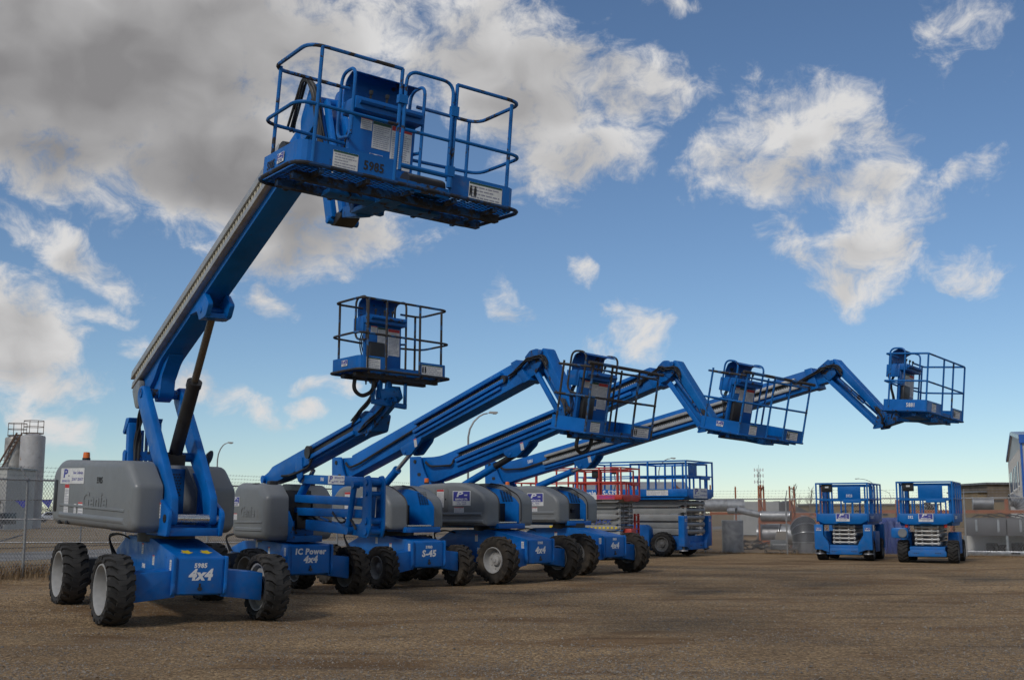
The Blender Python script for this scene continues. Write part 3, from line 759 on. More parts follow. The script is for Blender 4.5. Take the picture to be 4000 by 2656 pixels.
    yk.cyl((je[0], -.21, je[1]), (je[0], .21, je[1]), .035, 10); yk.cyl((le[0], -.21, le[1]), (le[0], .21, le[1]), .03, 10)
    yk.build('jib_yoke', BLUE_D, jo)
    # hoses: boom foot, knuckle tangle, jib end
    z0 = Vector(lerp2(t0, b0, .45))
    hose_bundle(root, bo, [(pv[0] + .3, -.19, pv[1] - .02), (pv[0] + .5, -.24, pv[1] - .12), (z0.x + .35, -.23, z0.y - .0), (s0[0] - .15, -.2, s0[1] - .08), (s0[0] + .1, -.19, s0[1])], 3, .022, .012, seed=1)
    hose_bundle(root, io, [tuple((m2 - d * .6).to_tuple()[:1]) + (-.19, (m2 - d * .6).y), (m2.x, -.25, m2.y + .14), (tip[0] - .15, -.24, tip[1] - .22), (ja[0] + .05, -.2, ja[1] - .05), (ja[0] + .3 * jd.x, -.17, ja[1] + .3 * jd.y)], 7, .013, .055, seed=2)
    hose_bundle(root, jo, [(je[0] - .25 * jd.x, -.17, je[1] - .25 * jd.y), (je[0] + .02, -.24, je[1] - .05), (le[0] + .1, -.15, le[1] - .05), (le[0] + .3, -.05, le[1])], 6, .013, .05, seed=3)
    # lift cylinder
    c0, c1 = q['cyl0'], q['cyl1']; fr = q.get('cylf', .62)
    cm = lerp2(c0, c1, fr)
    lc = MB(); lc.cyl((c0[0], 0, c0[1]), (cm[0], 0, cm[1]), .085, 18); lc.cyl((cm[0], 0, cm[1]), tuple((Vector((cm[0], 0, cm[1])) * .93 + Vector((c1[0], 0, c1[1])) * .07)), .095, 18)
    lo = lc.build('lift_cylinder', BLUE, root)
    rd = MB(); rd.cyl((cm[0], 0, cm[1]), (c1[0], 0, c1[1]), q.get('rodr', .045), 14); rd.build('cylinder_rod', q.get('rod', STEEL), lo)
    bk = MB(); bl = lambda x: b0[1] + (x - b0[0]) * (b1[1] - b0[1]) / (b1[0] - b0[0])
    x0, x1 = q['brk']
    for s in (-1, 1): bk.prism(rprof([(x0, bl(x0) + .05), (x1 + .06, bl(x1 + .06) + .05), (x1 + .0, bl(x1) - .06), (c1[0] + .20, c1[1] - .06), (c1[0] - .07, c1[1] - .07), (x0 + .0, bl(x0) - .02)], [0, 0, .04, .05, .05, .02]), s * .10, s * .17)
    bk.cyl((c1[0], -.19, c1[1]), (c1[0], .19, c1[1]), .04, 12)
    bk.build('cylinder_bracket', BLUE, bo, bevel=.006)
    notice(frame((x1 - .16, -.1715, bl(x1) - .08), (1, 0, .25), (-.25, 0, 1)), .09, .17, bo, REDP, 5, 7)
    # platform on its mount
    P = pose(inv, *q['pose']); W, D = q['wd']
    pl = platform(root, P, W, D, q['plat'])
    c0x, c1x = q['plat']['panel']; cx = (c0x + c1x) / 2
    b_ = P @ Vector((cx, D + .06, -.06)); mt = MB()
    mt.bar((je[0] - .02, 0, le[1] + .05), b_, .16, .2); mt.bar(P @ Vector((cx, D + .15, -.1)), P @ Vector((cx, D * .1, -.1)), .30, .09, up=(0, 0, 1))
    mt.bar(P @ Vector((cx, D + .05, -.1)), P @ Vector((cx, D + .05, .55)), .28, .08, up=P.to_3x3() @ Vector((0, 1, 0)))
    mt.bar(P @ Vector((.2, D * .5, -.10)), P @ Vector((W - .25, D * .5, -.10)), .34, .05)
    mt.build('platform_mount', BLUE_D, root, bevel=.008)
    for (s, size, pos, m_) in q.get('boom_num', []):
        dd = Vector((d.x, 0, d.y)); text(s, size, frame((pos[0], -hw - q.get('numoff', .003), pos[1]), dd, (-d.y, 0, d.x)), m_, bo, bold=.002, sx=.8)
    return root

CH_S = dict(R=.42, wb=2.1, track=1.85, tw=.32, rr=.56, style='tractor', rim=RIM_D, tyre=RUBBER_M, hw=.36, top=1.02, dish=.35)
CH_L = dict(R=.50, wb=2.4, track=2.05, tw=.36, rr=.56, style='tractor', rim=RIM, tyre=RUBBER_M, hw=.40, top=1.12, dish=.42)
PL6 = dict(rail=DARK_R, rail2=DARK_R, gate=(.78, 1.26), panel=(.60, 1.26), cr=.03, lip=.02, bars=True, ext=.12, drop=.0, manual_box=(.78, .36), posts=[], toe_front=[('side', .38, .20, .17), ('load', 1.53, .32, .16)])

straight_lift('boom_lift', (-2.5, 25.25), 40, 38, dict(k=1, chassis=dict(CH_S, front=[('S-45', .175, 0, .67, .12, .008), ('5980', .075, 0, .80, 0, .003)]),
    hz=(1.15, 2.08), hx=(1.0, -1.25), ho=.80, hi=.36, door=-.75, bx=-.7, far=.30, logo_w=.34,
    pivot=(-1.94, 2.60), t0=(-1.45, 2.74), t1=(4.24, 4.30), b0=(-1.47, 2.28), b1=(4.60, 3.94), slot=((1.05, 3.24), (3.85, 4.02)), tray=BLUE,
    tip=(4.90, 4.50), jib=(5.64, 3.27), cyl0=(-.5, 2.0), cyl1=(.62, 2.74), brk=(.45, 1.15), cylf=.50,
    pose=((1.159, 18.769, 2.769), 47.8, 1.1, 9.5), wd=(1.79, .72),
    plat=dict(PL6, num='5980', num_console=True, straight_top=True, logo_console=False, loop=(.22, .3), gate=(.50, 1.24), panel=(.53, 1.33), manual_box=(.75, .38), toe_front=[('side', .24, .24, .17), ('load', 1.49, .42, .17)]), boom_num=[('5980', .13, (3.55, 4.03), WHITE)]),
    'blue boom lift with small muddy tyres and S-45 on its front plate')
straight_lift('boom_lift', (-.45, 27.05), 48, 46, dict(k=1, chassis=dict(CH_L, front=[('4x4', .195, 0, .68, .15, .009), ('5988', .075, 0, .84, 0, .003)], num='5988'),
    hz=(1.2, 2.17), hx=(.55, -1.95), ho=.80, hi=.36, door=-1.05, bx=-1.55, far=.0,
    pivot=(-2.29, 2.70), t0=(-1.50, 2.82), t1=(4.56, 4.40), b0=(-1.36, 2.29), b1=(4.80, 4.05), slot=((-.9, 2.80), (4.25, 4.18)), tray=BLUE,
    tip=(5.10, 4.55), jib=(5.93, 3.26), la=(4.98, 4.08), cyl0=(-.9, 2.12), cyl1=(.70, 2.78), brk=(.50, 1.22), cylf=.60, rod=BLACK, rodr=.075, pale=True,
    pose=((4.039, 21.027, 2.891), 40.1, 2.8, 11.4), wd=(1.85, .92),
    plat=dict(PL6, num='5988', rail=BLUE_R, straight_top=True, logo_side=.45, logo_console=False, panel=(.66, 1.36), manual_box=(.86, .36)), boom_num=[]),
    'big blue boom lift with 4x4 and number 5988, second farthest of the row')
straight_lift('boom_lift', (1.46, 30.55), 47, 47, dict(k=1, chassis=dict(CH_L, front=[('4x4', .195, 0, .68, .15, .009), ('5881', .075, 0, .84, 0, .003)], rim=RIM_D),
    hz=(1.23, 2.18), hx=(.32, -2.0), ho=.80, hi=.36, door=-1.30, bx=-1.62, far=.0,
    pivot=(-2.58, 2.76), t0=(-1.84, 2.86), t1=(7.12, 4.60), b0=(-1.65, 2.36), b1=(7.27, 4.19), slot=((-.6, 2.86), (6.75, 4.30)), tray=ALU,
    tip=(7.62, 4.80), jib=(8.74, 3.47), cyl0=(-1.05, 2.18), cyl1=(.55, 2.66), brk=(.32, 1.0), cylf=.72,
    pose=((7.909, 22.471, 3.428), 48.7, 3.1, 4.7), wd=(1.85, .85),
    plat=dict(PL6, num='5881', rail=BLUE_R, rail2=BLUE_R, cr=.05, num_side=.30, white_side=True, logo_console=False, panel=(.60, 1.28)), boom_num=[('5881', .12, (-1.1, 2.82), WHITE), ('5881', .15, (5.4, 4.17), BLACKP)], numoff=.092),
    'blue boom lift with grey cable trays on its long boom, farthest of the row')

# ------------------------------------------------------------------ nearest boom lift: raised boom, wide gated basket
def near_lift():
    C, a_t, a_c = (-5.2, 17.96), 36, 34
    root, inv = lift_root('boom_lift', C, a_t, 'nearest blue boom lift, its wide gated basket highest, 4x4 and 5985 on front')
    tilt = Matrix.Rotation(rad(2.6), 4, 'Y') @ Matrix.Rotation(rad(-1.0), 4, 'X')
    Mc = RZ(rad(a_c - a_t)) @ T(0, 0, .03) @ tilt
    chassis(root, Mc, dict(R=.475, wb=2.4, track=2.22, tw=.37, rr=.74, style='block', rim=RIM, tyre=RUBBER, hw=.345, top=1.10, dish=1.1, num='5985', arrows=True,
            front=[('4x4', .205, 0, .67, .2, .010), ('5985', .085, 0, .80, .05, .004)]))
    Ma = T(0, 0, .02) @ Matrix.Rotation(rad(1.2), 4, 'Y') @ Matrix.Rotation(rad(-.6), 4, 'X'); Mt = Ma @ T(0, -.07, 0) @ RZ(rad(6))
    # covers
    zb, zt, xf, xr, ho, hi = 1.22, 2.24, .74, -2.35, .82, .40
    prof = [(xr - .02, zb + .12), (xr + .1, zb + .03), (xf - .1, zb - .02), (xf, zb + .05), (xf, zt - .38), (xf - .36, zt - .02), (xr + .25, zt + .02), (xr - .02, zt - .16)]
    hs = []
    for s in (-1, 1):
        pf = [(x - (.85 if s > 0 and x > 0 else 0), z) for x, z in prof]
        if s > 0: pf = [(x if x < 0 else x, z) for x, z in pf]
        rd = [(xr + .35, xf - .30, zb + .12, zb + .24, -.02), (xr + .35, xf - .30, zb + .30, zb + .36, -.02)] if s < 0 else None
        if s > 0: pf = [(x + .30, z - .03) for x, z in pf]
        hs.append(hood(root, pf, [.10, .10, .06, .05, .05, .10, .14, .12], s * (ho if s < 0 else 1.10), s * hi, M=Mt, rnd=.11, ridge=rd))
    h = hs[0]; S = lambda x, z: Mt @ frame((x, -ho - .002, z), (1, 0, 0), (0, 0, 1))
    text('Genie', .36, S(-.66, 1.62), GREY, h, 'embossed_lettering', shear=.12, bold=.008, ext=.007)
    text('5985', .13, S(-.50, 1.93), BLACKP, h, bold=.003, sx=.8)
    logo_wide(S(-1.55, 2.00), .92, h, .24)
    notice(S(-1.72, 1.62), .17, .50, h, REDP, 16, 2); notice(S(-1.36, 1.50), .09, .14, h, None, 4, 3); notice(S(-1.15, 1.50), .19, .20, h, REDP, 4, 4)
    hn = MB(Mt); hn.prism(rprof([(xr + .12, zb + .22), (xr + .24, zb + .22), (xr + .24, zb + .72), (xr + .12, zb + .72)], .03), -ho - .006, -ho + .02); hn.build('hood_handle', BLACK, h, bevel=.004)
    for x in (xr + .32, xr + .62):
        ft = MB(Mt); ft.box(x, x + .09, -ho - .004, -ho + .08, zb + .03, zb + .09); ft.build('hood_latch', BLACK, h, bevel=.01)
    beacon(root, Mt @ T(-1.72, -.55, zt + .015))
    mr = MB(Mt); mr.lathe([(.001, .05), (.06, .04), (.11, 0), (.115, -.02), (.06, -.03), (.001, -.035)], (-.35, .86, zt + .10), (-.7, -.6, .25), 18); mr.cyl((-.35, .86, zt + .1), (-.33, .86, zt - .15), .014, 8); mr.build('mirror', BLACK, root)
    lg = MB(Mt); lg.prism(rprof([(-.62, zt - .05), (-.54, zt - .05), (-.52, zt + .14), (-.58, zt + .17), (-.63, zt + .12)], .02), -.44, -.41); lg.build('lifting_eye', BLUE, root)
    # turret between the covers
    Mt = Ma
    tb = MB(Mt); tb.box(-1.5, .55, -hi + .01, hi - .01, zb - .06, zb + .08); tb.box(-1.2, -.25, -hi + .01, hi - .01, zb + .08, zt - .1)
    for s in (-1, 1): tb.prism(rprof([(-1.3, zb), (.5, zb), (.5, zb + .45), (.15, zt - .16), (-1.3, zt - .16)], .05), s * (hi - .002), s * (hi - .03))
    tu = tb.build('turret', BLUE, root, bevel=.01)
    vp = MB(Mt)
    for i in range(8):
        for j in range(6): vp.box(-.26, -.246, -.02 + j * .045 + (i % 2) * .02, .005 + j * .045 + (i % 2) * .02, zt - .2 - i * .045, zt - .178 - i * .045)
    vo = vp.build('vent_holes', BLACK, tu)
    dk = MB(Mt); dk.box(-.25, -.2, -.12, .08, zb + .1, zb + .55); dk.build('valve_block', BLACK, tu)
    # foot brackets with the big pin
    for s in (-1, 1):
        bk = MB(Mt); bk.prism(rprof([(.28, zb - .06), (1.08, zb - .06), (1.16, zb + .28), (.95, zb + .38), (.28, zb + .66)], [.02, .03, .12, .1, .04]), s * .36, s * .42); bo_ = bk.build('foot_bracket', BLUE, tu, bevel=.01)
        ey = MB(Mt); ey.cyl((1.0, s * .421, zb + .19), (1.0, s * .43, zb + .19), .06, 16); ey.build('pin_boss', BLACK, tu)
    bx = MB(Mt); bx.box(.5, 1.06, -.36, .36, zb - .055, zb + .06); bx.build('cross_member', BLUE, tu, bevel=.01)
    notice(Mt @ frame((.78, -.4215, zb + .30), (1, 0, 0), (0, 0, 1)), .07, .22, tu, REDP, 4, 6)
    pn = MB(Mt); pn.cyl((1.0, -.36, zb + .19), (1.0, .36, zb + .19), .062, 20); pn.build('foot_pin', STEEL, root)
    # pair of lifting arms leaning back
    for s in (-1, 1):
        ar = MB(); y0, y1 = s * .235, s * .345
        top = (-.42, 3.34); ft = (1.0, 1.40)
        pr = [(ft[0] - .12, ft[1] - .10), (ft[0] + .10, ft[1] - .08), (ft[0] + .09, ft[1] + .30), (.52, 2.42), (top[0] + .20, top[1] - .05), (top[0] + .08, top[1] + .10), (top[0] - .14, top[1] + .06), (top[0] - .17, top[1] - .12), (.16, 2.30), (ft[0] - .28, ft[1] + .42)]
        ar.prism(rprof(pr, [.1, .1, .05, .3, .08, .08, .08, .06, .3, .1]), y0, y1)
        ao = ar.build('lifting_arm', BLUE, root, bevel=.014)
        if s < 0:
            nt = MB(); nt.cyl((.02, y1 - .02, 2.62), (.02, y1 + s * .02, 2.62), .045, 6); nt.build('arm_bolt', BLACK, ao)
        else:
            plate(frame((ft[0] + .02, s * .30, ft[1] + .34), (.0, 1, 0), (-.5, 0, 1)), .10, .16, PAPER, ao)
    cr = MB(); cr.cyl((-.42, -.36, 3.32), (-.42, .36, 3.32), .075, 16); cr.build('arm_cross_pin', BLUE_D, root); cr = MB(); cr.cyl((.22, -.24, 2.32), (.22, .24, 2.32), .07, 14); cr.build('arm_cross_pin', BLUE_D, root)
    # rear leveling posts and hose carrier
    for yy in (-.16, .24):
        ps = MB(); ps.bar((-1.30, yy, 1.5), (-1.34, yy, 2.92), .13, .13, up=(1, 0, 0)); ps.prism(rprof([(-1.50, 2.74), (-1.36, 2.86), (-1.24, 3.0), (-1.42, 3.0), (-1.56, 2.78)], .02), yy - .075, yy + .075); ps.build('rear_link', BLUE, root, bevel=.008)
    sl = MB()
    for i in range(5): sl.box(-1.28, -1.22, -.1 + i * .07, -.065 + i * .07, 2.1, 2.8)
    sl.box(-1.30, -1.2, -.14, .24, 2.32, 2.46); sl.build('hose_guide', BLUE_D, root)
    hose_bundle(root, tu, [(-1.2, -.1, 2.1), (-1.25, -.1, 2.7), (-1.0, -.12, 3.1), (-.75, -.1, 3.35)], 6, .018, .05, seed=5)
    # boom (turned three degrees towards the yard)
    Mb = RZ(rad(33 - 36))
    A, B = (-1.02, 3.66), (5.10, 5.86); d = Vector((B[0] - A[0], B[1] - A[1])).normalized(); n = Vector((-d.y, d.x)); hw, hh = .175, .17
    def P(t, u): v = Vector(A) + d * t + n * u; return (v.x, v.y)
    L = (Vector(B) - Vector(A)).length
    bm = MB(Mb); bm.prism(rprof([P(-.25, hh), P(L, hh), P(L, -hh), P(.85, -hh), P(.55, -hh - .14), P(.10, -hh - .20), P(-.30, -.1)], [.1, .02, .02, .15, .1, .1, .1]), -hw, hw)
    bo = bm.build('base_boom', BLUE, root, bevel=.015)
    tr = MB(Mb)                                # grey cable tray down the left side
    for u, th in ((.135, .10), (-.045, .075)):
        q = [P(-.35, u - th / 2), P(L - .3, u - th / 2), P(L - .3, u + th / 2), P(-.25, u + th / 2)]
        t_ = MB(Mb); t_.prism(q, -hw - .10, -hw + .004); t_.build('upper_tray' if u > 0 else 'lower_tray', ALU, bo, bevel=.008)
    gv = MB(Mb); gv.prism([P(-.3, .0), P(L - .3, .0), P(L - .3, .085), P(-.3, .085)], -hw - .03, -hw + .004); gv.build('cable_channel', BLACK, bo)
    lk = MB(Mb)
    m = int((L - .5) / .10)
    for i in range(m):
        t0 = -.15 + i * .10
        lk.prism([P(t0, .004), P(t0 + .055, .004), P(t0 + .07, .08), P(t0 + .015, .08)], -hw - .075, -hw - .031)
    lk.build('cable_track', mat('track_beige', (.47, .43, .33), .6, dirt=.1), bo)
    en = MB(Mb); en.prism(rprof([P(-.34, -.1), P(.1, -.1), P(.0, -.55), P(-.22, -.5)], .1), -hw - .09, -hw - .003); en.build('tray_end_cover', GREY, bo, bevel=.01)
    # boom foot lug to the arm pin
    lu = MB(Mb); lu.prism(rprof([P(.35, -hh), P(1.2, -hh), P(.72, -hh - .18), P(.56, -.62), P(.30, -.62)], .08), -.11, .11); lu.build('foot_lug', BLUE, bo)
    dr = MB(Mb); q = Vector(P(L - .22, -.02)); dr.cyl((q.x, -hw - .11, q.y), (q.x, -hw - .0, q.y), .15, 20)
    dr.build('cable_drum', BLACK, bo)
    hd = MB(Mb); hd.prism([P(L - .55, -hh - .02), P(L - .15, -hh - .02), P(L - .15, -hh - .10), P(L - .5, -hh - .10)], -hw - .05, hw + .03); hd.build('boom_collar', BLUE_D, bo, bevel=.008)
    inn = MB(Mb); e = Vector(P(L + .62, .05)); inn.prism([P(L - .8, .13), P(L + .45, .13), P(L + .45, -.13), P(L - .8, -.13)], -.14, .14)
    for s in (-1, 1): inn.prism(rprof([P(L + .1, -.12), P(L + .2, .2), P(L + .55, .42), P(L + .8, .3), P(L + .6, -.1)], .06), s * .15, s * .19)
    io = inn.build('inner_boom', BLUE, root, bevel=.01)
    hp = Vector(P(L + .55, .2))
    hose_bundle(root, io, [tuple(Mb @ Vector((P(L - .1, .22)[0], -.2, P(L - .1, .22)[1]))), tuple(Mb @ Vector((hp.x, -.26, hp.y + .3))), tuple(Mb @ Vector((hp.x + .15, -.22, hp.y + .1))), tuple(Mb @ Vector((hp.x + .25, -.15, hp.y - .6)))], 6, .016, .05, seed=6)
    # jib folded down towards the basket
    je = Vector((6.05, 0, 4.72)); ja = Vector((hp.x, 0, hp.y + .02))
    jb = MB(Mb)
    for s in (-1, 1):
        jb.bar(ja + Vector((0, s * .13, 0)), je + Vector((0, s * .13, 0)), .07, .17)
        jb.bar(ja + Vector((.22, s * .1, -.06)), je + Vector((.22, s * .1, .06)), .05, .10)
    jb.cyl(je + Vector((0, -.19, 0)), je + Vector((0, .19, 0)), .045, 14); jb.cyl(ja + Vector((0, -.22, 0)), ja + Vector((0, .22, 0)), .06, 14)
    jo = jb.build('jib', BLUE, root, bevel=.01)
    yk = MB(Mb); yk.prism(rprof([(je.x - .06, je.z + .05), (je.x + .20, je.z + .08), (je.x + .22, je.z - .0), (je.x + .04, je.z - .07), (je.x - .07, je.z - .04)], .03), -.12, .12); yk.build('jib_yoke', BLACK, jo, bevel=.015)
    # lift cylinder
    c0, c1 = Vector((.22, 0, 2.30)), Vector((1.78, 0, 4.32)); cm = c0.lerp(c1, .52)
    lc = MB(Mb); lc.cyl(c0, cm, .10, 20); lc.cyl(cm - (c1 - c0) * .02, cm + (c1 - c0) * .015, .112, 20); lc.bar(c0 - Vector((.06, 0, .0)), c0 + Vector((.14, 0, -.03)), .26, .16)
    lo = lc.build('lift_cylinder', BLACK, root)
    rd = MB(Mb); rd.cyl(cm, c1, .055, 16); rd.build('cylinder_rod', mat('dull_chrome', (.15, .135, .12), .3, metal=.8, dirt=.1), lo)
    bk = MB(Mb)
    for s in (-1, 1): bk.prism(rprof([P(2.35, -hh + .02), P(3.05, -hh + .02), (c1.x + .34, c1.z + .05), (c1.x + .22, c1.z - .12), (c1.x - .06, c1.z - .14), (c1.x - .16, c1.z)], .05), s * .12, s * .19)
    bk.box(c1.x - .1, c1.x + .2, -.18, .18, c1.z - .13, c1.z - .06); bk.cyl(c1 + Vector((0, -.2, 0)), c1 + Vector((0, .2, 0)), .045, 12); bk.build('cylinder_bracket', BLUE, bo, bevel=.008)
    # basket
    W, D = 2.32, .86
    Pm = pose(inv, (-1.90, 10.14, 4.60), 33.5, 3.0, 2.2)
    platform(root, Pm, W, D, dict(num='5985', rail=BLUE_R, rail2=mat('blue_rail_rubbed', (.010, .13, .40), .5, wear=(GRIME, .38, 5)), gate=(.955, 1.56), panel=(.83, 1.56), cr=.17, lip=.05, swing=True, mid=.55, mid_out=.05, toe=.21, sidebox=False, footswitch=True,
             posts=[], toe_front=[('side', .45, .25, .16), ('num', .74, .1, .12), ('load', 1.96, .38, .17)], logo_side=.42, num_side=.66, base_mat=mat('dark_blue_floor_paint', (.004, .045, .14), .6, wear=((.014, .016, .022), .5, 6))))  # basket floor frame: darker blue than the rails, with near-black patches
    mt = MB(); b0 = Pm @ Vector((1.1, D + .05, -.05)); jw = Mb @ je
    mt.bar(jw + Vector((.12, 0, .08)), b0 + Vector((0, 0, -.04)), .15, .12); mt.bar(Pm @ Vector((1.1, D + .1, -.10)), Pm @ Vector((1.1, .25, -.09)), .24, .05); mt.bar(Pm @ Vector((.5, D * .6, -.09)), Pm @ Vector((1.7, D * .6, -.09)), .2, .05)
    mt.bar(Pm @ Vector((1.15, D + .07, -.1)), Pm @ Vector((1.15, D + .07, .6)), .35, .08, up=Pm.to_3x3() @ Vector((0, 1, 0))); mt.build('platform_mount', BLUE_D, root, bevel=.01)
    return root
near_lift()

# ------------------------------------------------------------------ articulating boom lift (second in the row)
def folding_lift():
    C, a_t, a_c = (-4.4, 22.55), 35, 36
    root, inv = lift_root('boom_lift', C, a_t, 'blue folding boom lift with IC Power 4x4 lettering, riser arms folded beside grey covers')
    chassis(root, RZ(rad(a_c - a_t)), dict(R=.44, wb=2.1, track=1.95, tw=.34, rr=.70, style='block', rim=RIM_D, tyre=[RUBBER, RUBBER_M, RUBBER, RUBBER_M], hw=.40, top=.98, dish=.6, steer=rad(4),
            front=[('IC Power', .142, 0, .80, .1, .006), ('4x4', .165, 0, .66, .18, .008)]))
    zb, zt, xf, xr, ho, hi = 1.02, 2.02, 1.05, -.55, .74, .30
    prof = [(xr, zb + .12), (xr + .08, zb), (xf - .06, zb - .02), (xf, zb + .05), (xf, zt - .24), (xf - .30, zt - .02), (xr + .2, zt + .03), (xr, zt - .16)]
    hs = []
    for s in (-1, 1):
        pf = [(x - (.25 if s > 0 else 0), z) for x, z in prof]
        rd = [(xr + .2, xf - .12, zb + .12, zb + .22, 0), (xr + .2, xf - .12, zb + .27, zb + .33, 0)] if s < 0 else None
        hs.append(hood(root, pf, [.08, .08, .06, .05, .06, .08, .2, .14], s * ho, s * hi, rnd=.12, ridge=rd))
    h = hs[0]; S = lambda x, z: frame((x, -ho - .002, z), (1, 0, 0), (0, 0, 1))
    text('Genie', .27, S(.22, 1.50), GREY, h, 'embossed_lettering', shear=.12, bold=.006, ext=.006)
    logo_blue(S(-.32, 1.70), .30, h); notice(S(-.36, 1.42), .2, .12, h, REDP, 4, 4)
    hl = MB(); hl.prismz(rprof([(.2, -.66), (.42, -.66), (.42, -.58), (.2, -.58)], .04), zt + .0, zt + .012); hl.build('filler_recess', BLACK, h)
    vb = MB(); vb.box(.55, .70, -.52, -.36, zt - .04, zt + .05); vb.build('exhaust_cap', BLACK, h, bevel=.02)
    tb = MB(); tb.box(-.5, 1.25, -hi + .01, hi - .01, zb - .05, zb + .06); tb.box(-.45, .9, -hi + .02, hi - .02, zb + .06, 1.35); tb.prism([(.95, zb), (1.25, zb), (1.25, 1.30), (.95, 1.62)], -hi, -hi + .03)
    tu = tb.build('turret', BLUE_D, root, bevel=.01)
    en = MB(); en.box(-.3, .85, -.24, .24, 1.36, 1.9); en.box(.3, 1.0, -.1, .27, 1.2, 1.5); en.build('engine_bay', BLACK, tu, bevel=.02)
    hose_bundle(root, tu, [(.6, .0, 1.3), (1.2, .05, 1.45), (1.6, .1, 1.25), (2.2, .05, 1.2)], 5, .014, .06, seed=8)
    beacon(root, T(.42, .45, zt - .03))
    ys = .20
    # riser arms
    def arm(name, a, b, w, hh, m_=BLUE):
        mb = MB(); mb.bar((a[0], 0, a[1]), (b[0], 0, b[1]), w, hh); return mb.build(name, m_, root, bevel=.014)
    up = arm('upper_riser', (1.05, 2.10), (3.70, 1.985), .21, .16)
    arm('riser_arm', (.6, 1.76), (3.55, 1.66), .18, .14); arm('riser_arm', (.6, 1.52), (3.55, 1.47), .18, .14)
    lowr = arm('lower_riser', (1.35, 1.28), (3.72, 1.19), .21, .18)
    logo_arm(frame((2.55, -.1065, 2.05), (1, 0, -.04), (.04, 0, 1)), .62, up)
    text('5960', .09, frame((2.0, -.1065, 2.07), (1, 0, -.04), (.04, 0, 1)), WHITE, up, bold=.002, sx=.7)
    for s in (-1, 1):
        mp = MB(); mp.prism(rprof([(3.44, 1.10), (3.78, 1.08), (3.86, 1.25), (3.86, 1.98), (3.80, 2.10), (3.64, 2.08), (3.60, 1.92), (3.58, 1.35), (3.42, 1.28)], .05), s * .11, s * .145)
        mp.build('mast_plate', BLUE, root, bevel=.008)
    for z in (1.19, 1.36, 1.80, 1.985):
        mp = MB(); mp.cyl((3.73, -.17, z), (3.73, .17, z), .056 if z != 1.80 else .04, 16); mp.build('mast_pin', BLUE, root)
    lk = MB(); lk.bar((3.68, 0, 1.78), (3.62, 0, 1.32), .08, .12, up=(1, 0, 0)); lk.build('mast_link', BLUE_D, root, bevel=.01)
    cy = MB(); cy.cyl((3.36, -.17, 1.96), (3.14, -.17, 1.25), .05, 14); cy.cyl((3.15, -.21, 1.2), (3.15, -.11, 1.2), .07, 12); cy.cyl((3.37, -.22, 1.95), (3.37, -.10, 1.95), .06, 12); cy.build('riser_cylinder', BLUE, root)
    for i in range(2):
        rd = MB(); rd.cyl((1.9 + .5 * i, -.1 + .2 * i, 1.42), (3.15, -.08 + .15 * i, 1.2), .018, 8); rd.build('tie_rod', BLUE_D, root)
    hose_bundle(root, lowr, [(2.5, -.14, 1.5), (2.9, -.16, 1.3), (3.2, -.16, 1.42), (3.4, -.15, 1.22)], 2, .012, .02, seed=9)
    # main boom
    A, B = (-.30, 2.13), (3.55, 2.94); d = Vector((B[0] - A[0], B[1] - A[1])).normalized(); n = Vector((-d.y, d.x)); hw, hh = .14, .15
    L = (Vector(B) - Vector(A)).length
    def P(t, u): v = Vector(A) + d * t + n * u; return (v.x, v.y)
    bm = MB(); bm.prism(rprof([P(-.18, .10), P(.05, .12), P(.25, hh + .03), P(L, hh), P(L, -hh), P(.55, -hh), P(.0, -.10), P(-.18, -.06)], .04), -hw, hw)
    bm.prism(rprof([P(1.35, hh * .6), P(1.62, hh * .2), P(1.55, -hh - .2), P(1.40, -hh - .25), P(1.30, -hh)], .04), -hw - .03, -hw + .01)
    bo = bm.build('base_boom', BLUE, root, bevel=.012)
    kn = MB(); kn.cyl((P(-.12, .02)[0], -.2, P(-.12, .02)[1]), (P(-.12, .02)[0], .2, P(-.12, .02)[1]), .075, 14); kn.build('pivot_pin', BLUE, bo)
    gv = MB(); gv.prism([P(2.05, -.03), P(L - .1, -.03), P(L - .1, .06), P(2.05, .06)], -hw - .012, -hw + .004); gv.build('cable_channel', BLACK, bo)
    tr = MB(); tr.prism([P(1.95, -.11), P(L - .25, -.11), P(L - .25, -.04), P(1.95, -.04)], -hw - .07, -hw + .003); tr.build('lower_tray', BLUE, bo, bevel=.006)
    tr = MB(); tr.prism([P(2.1, .06), P(L, .06), P(L, .12), P(2.1, .12)], -hw - .05, -hw + .003); tr.build('upper_tray', BLUE, bo, bevel=.006)
    q = P(1.98, .02); dm = MB(); dm.cyl((q[0], -hw - .10, q[1]), (q[0], -hw, q[1]), .115, 20); dm.build('cable_drum', BLACK, bo)
    hose_bundle(root, bo, [tuple((P(.7, -.12)[0], -.16, P(.7, -.12)[1])), (P(1.2, -.2)[0], -.17, P(1.2, -.2)[1]), (P(1.9, -.22)[0], -.16, P(1.9, -.22)[1]), (P(2.1, -.05)[0], -.18, P(2.1, -.05)[1])], 3, .016, .02, seed=10)
    lc = MB(); lc.cyl((.9, -.0, 1.80), (1.25, -.0, 2.10), .075, 14); lo = lc.build('lift_cylinder', BLUE, root)
    rd = MB(); rd.cyl((1.2, 0, 2.06), (1.42, 0, 2.25), .04, 12); rd.build('cylinder_rod', STEEL, lo)
    # jib rising to the basket
    ja, je = Vector((3.55, 0, 2.93)), Vector((4.42, 0, 3.42))
    jb = MB(); jb.bar(ja - Vector((.3, 0, .12)), je, .2, .22); jo = jb.build('jib', BLUE, root, bevel=.012)
    kn = MB(); kn.prism(rprof([P(L - .35, -.13), P(L - .3, .17), P(L + .15, .2), P(L + .45, .05), P(L + .3, -.2)], .05), -.16, .16); kn.build('knuckle', BLUE_D, jo, bevel=.01)
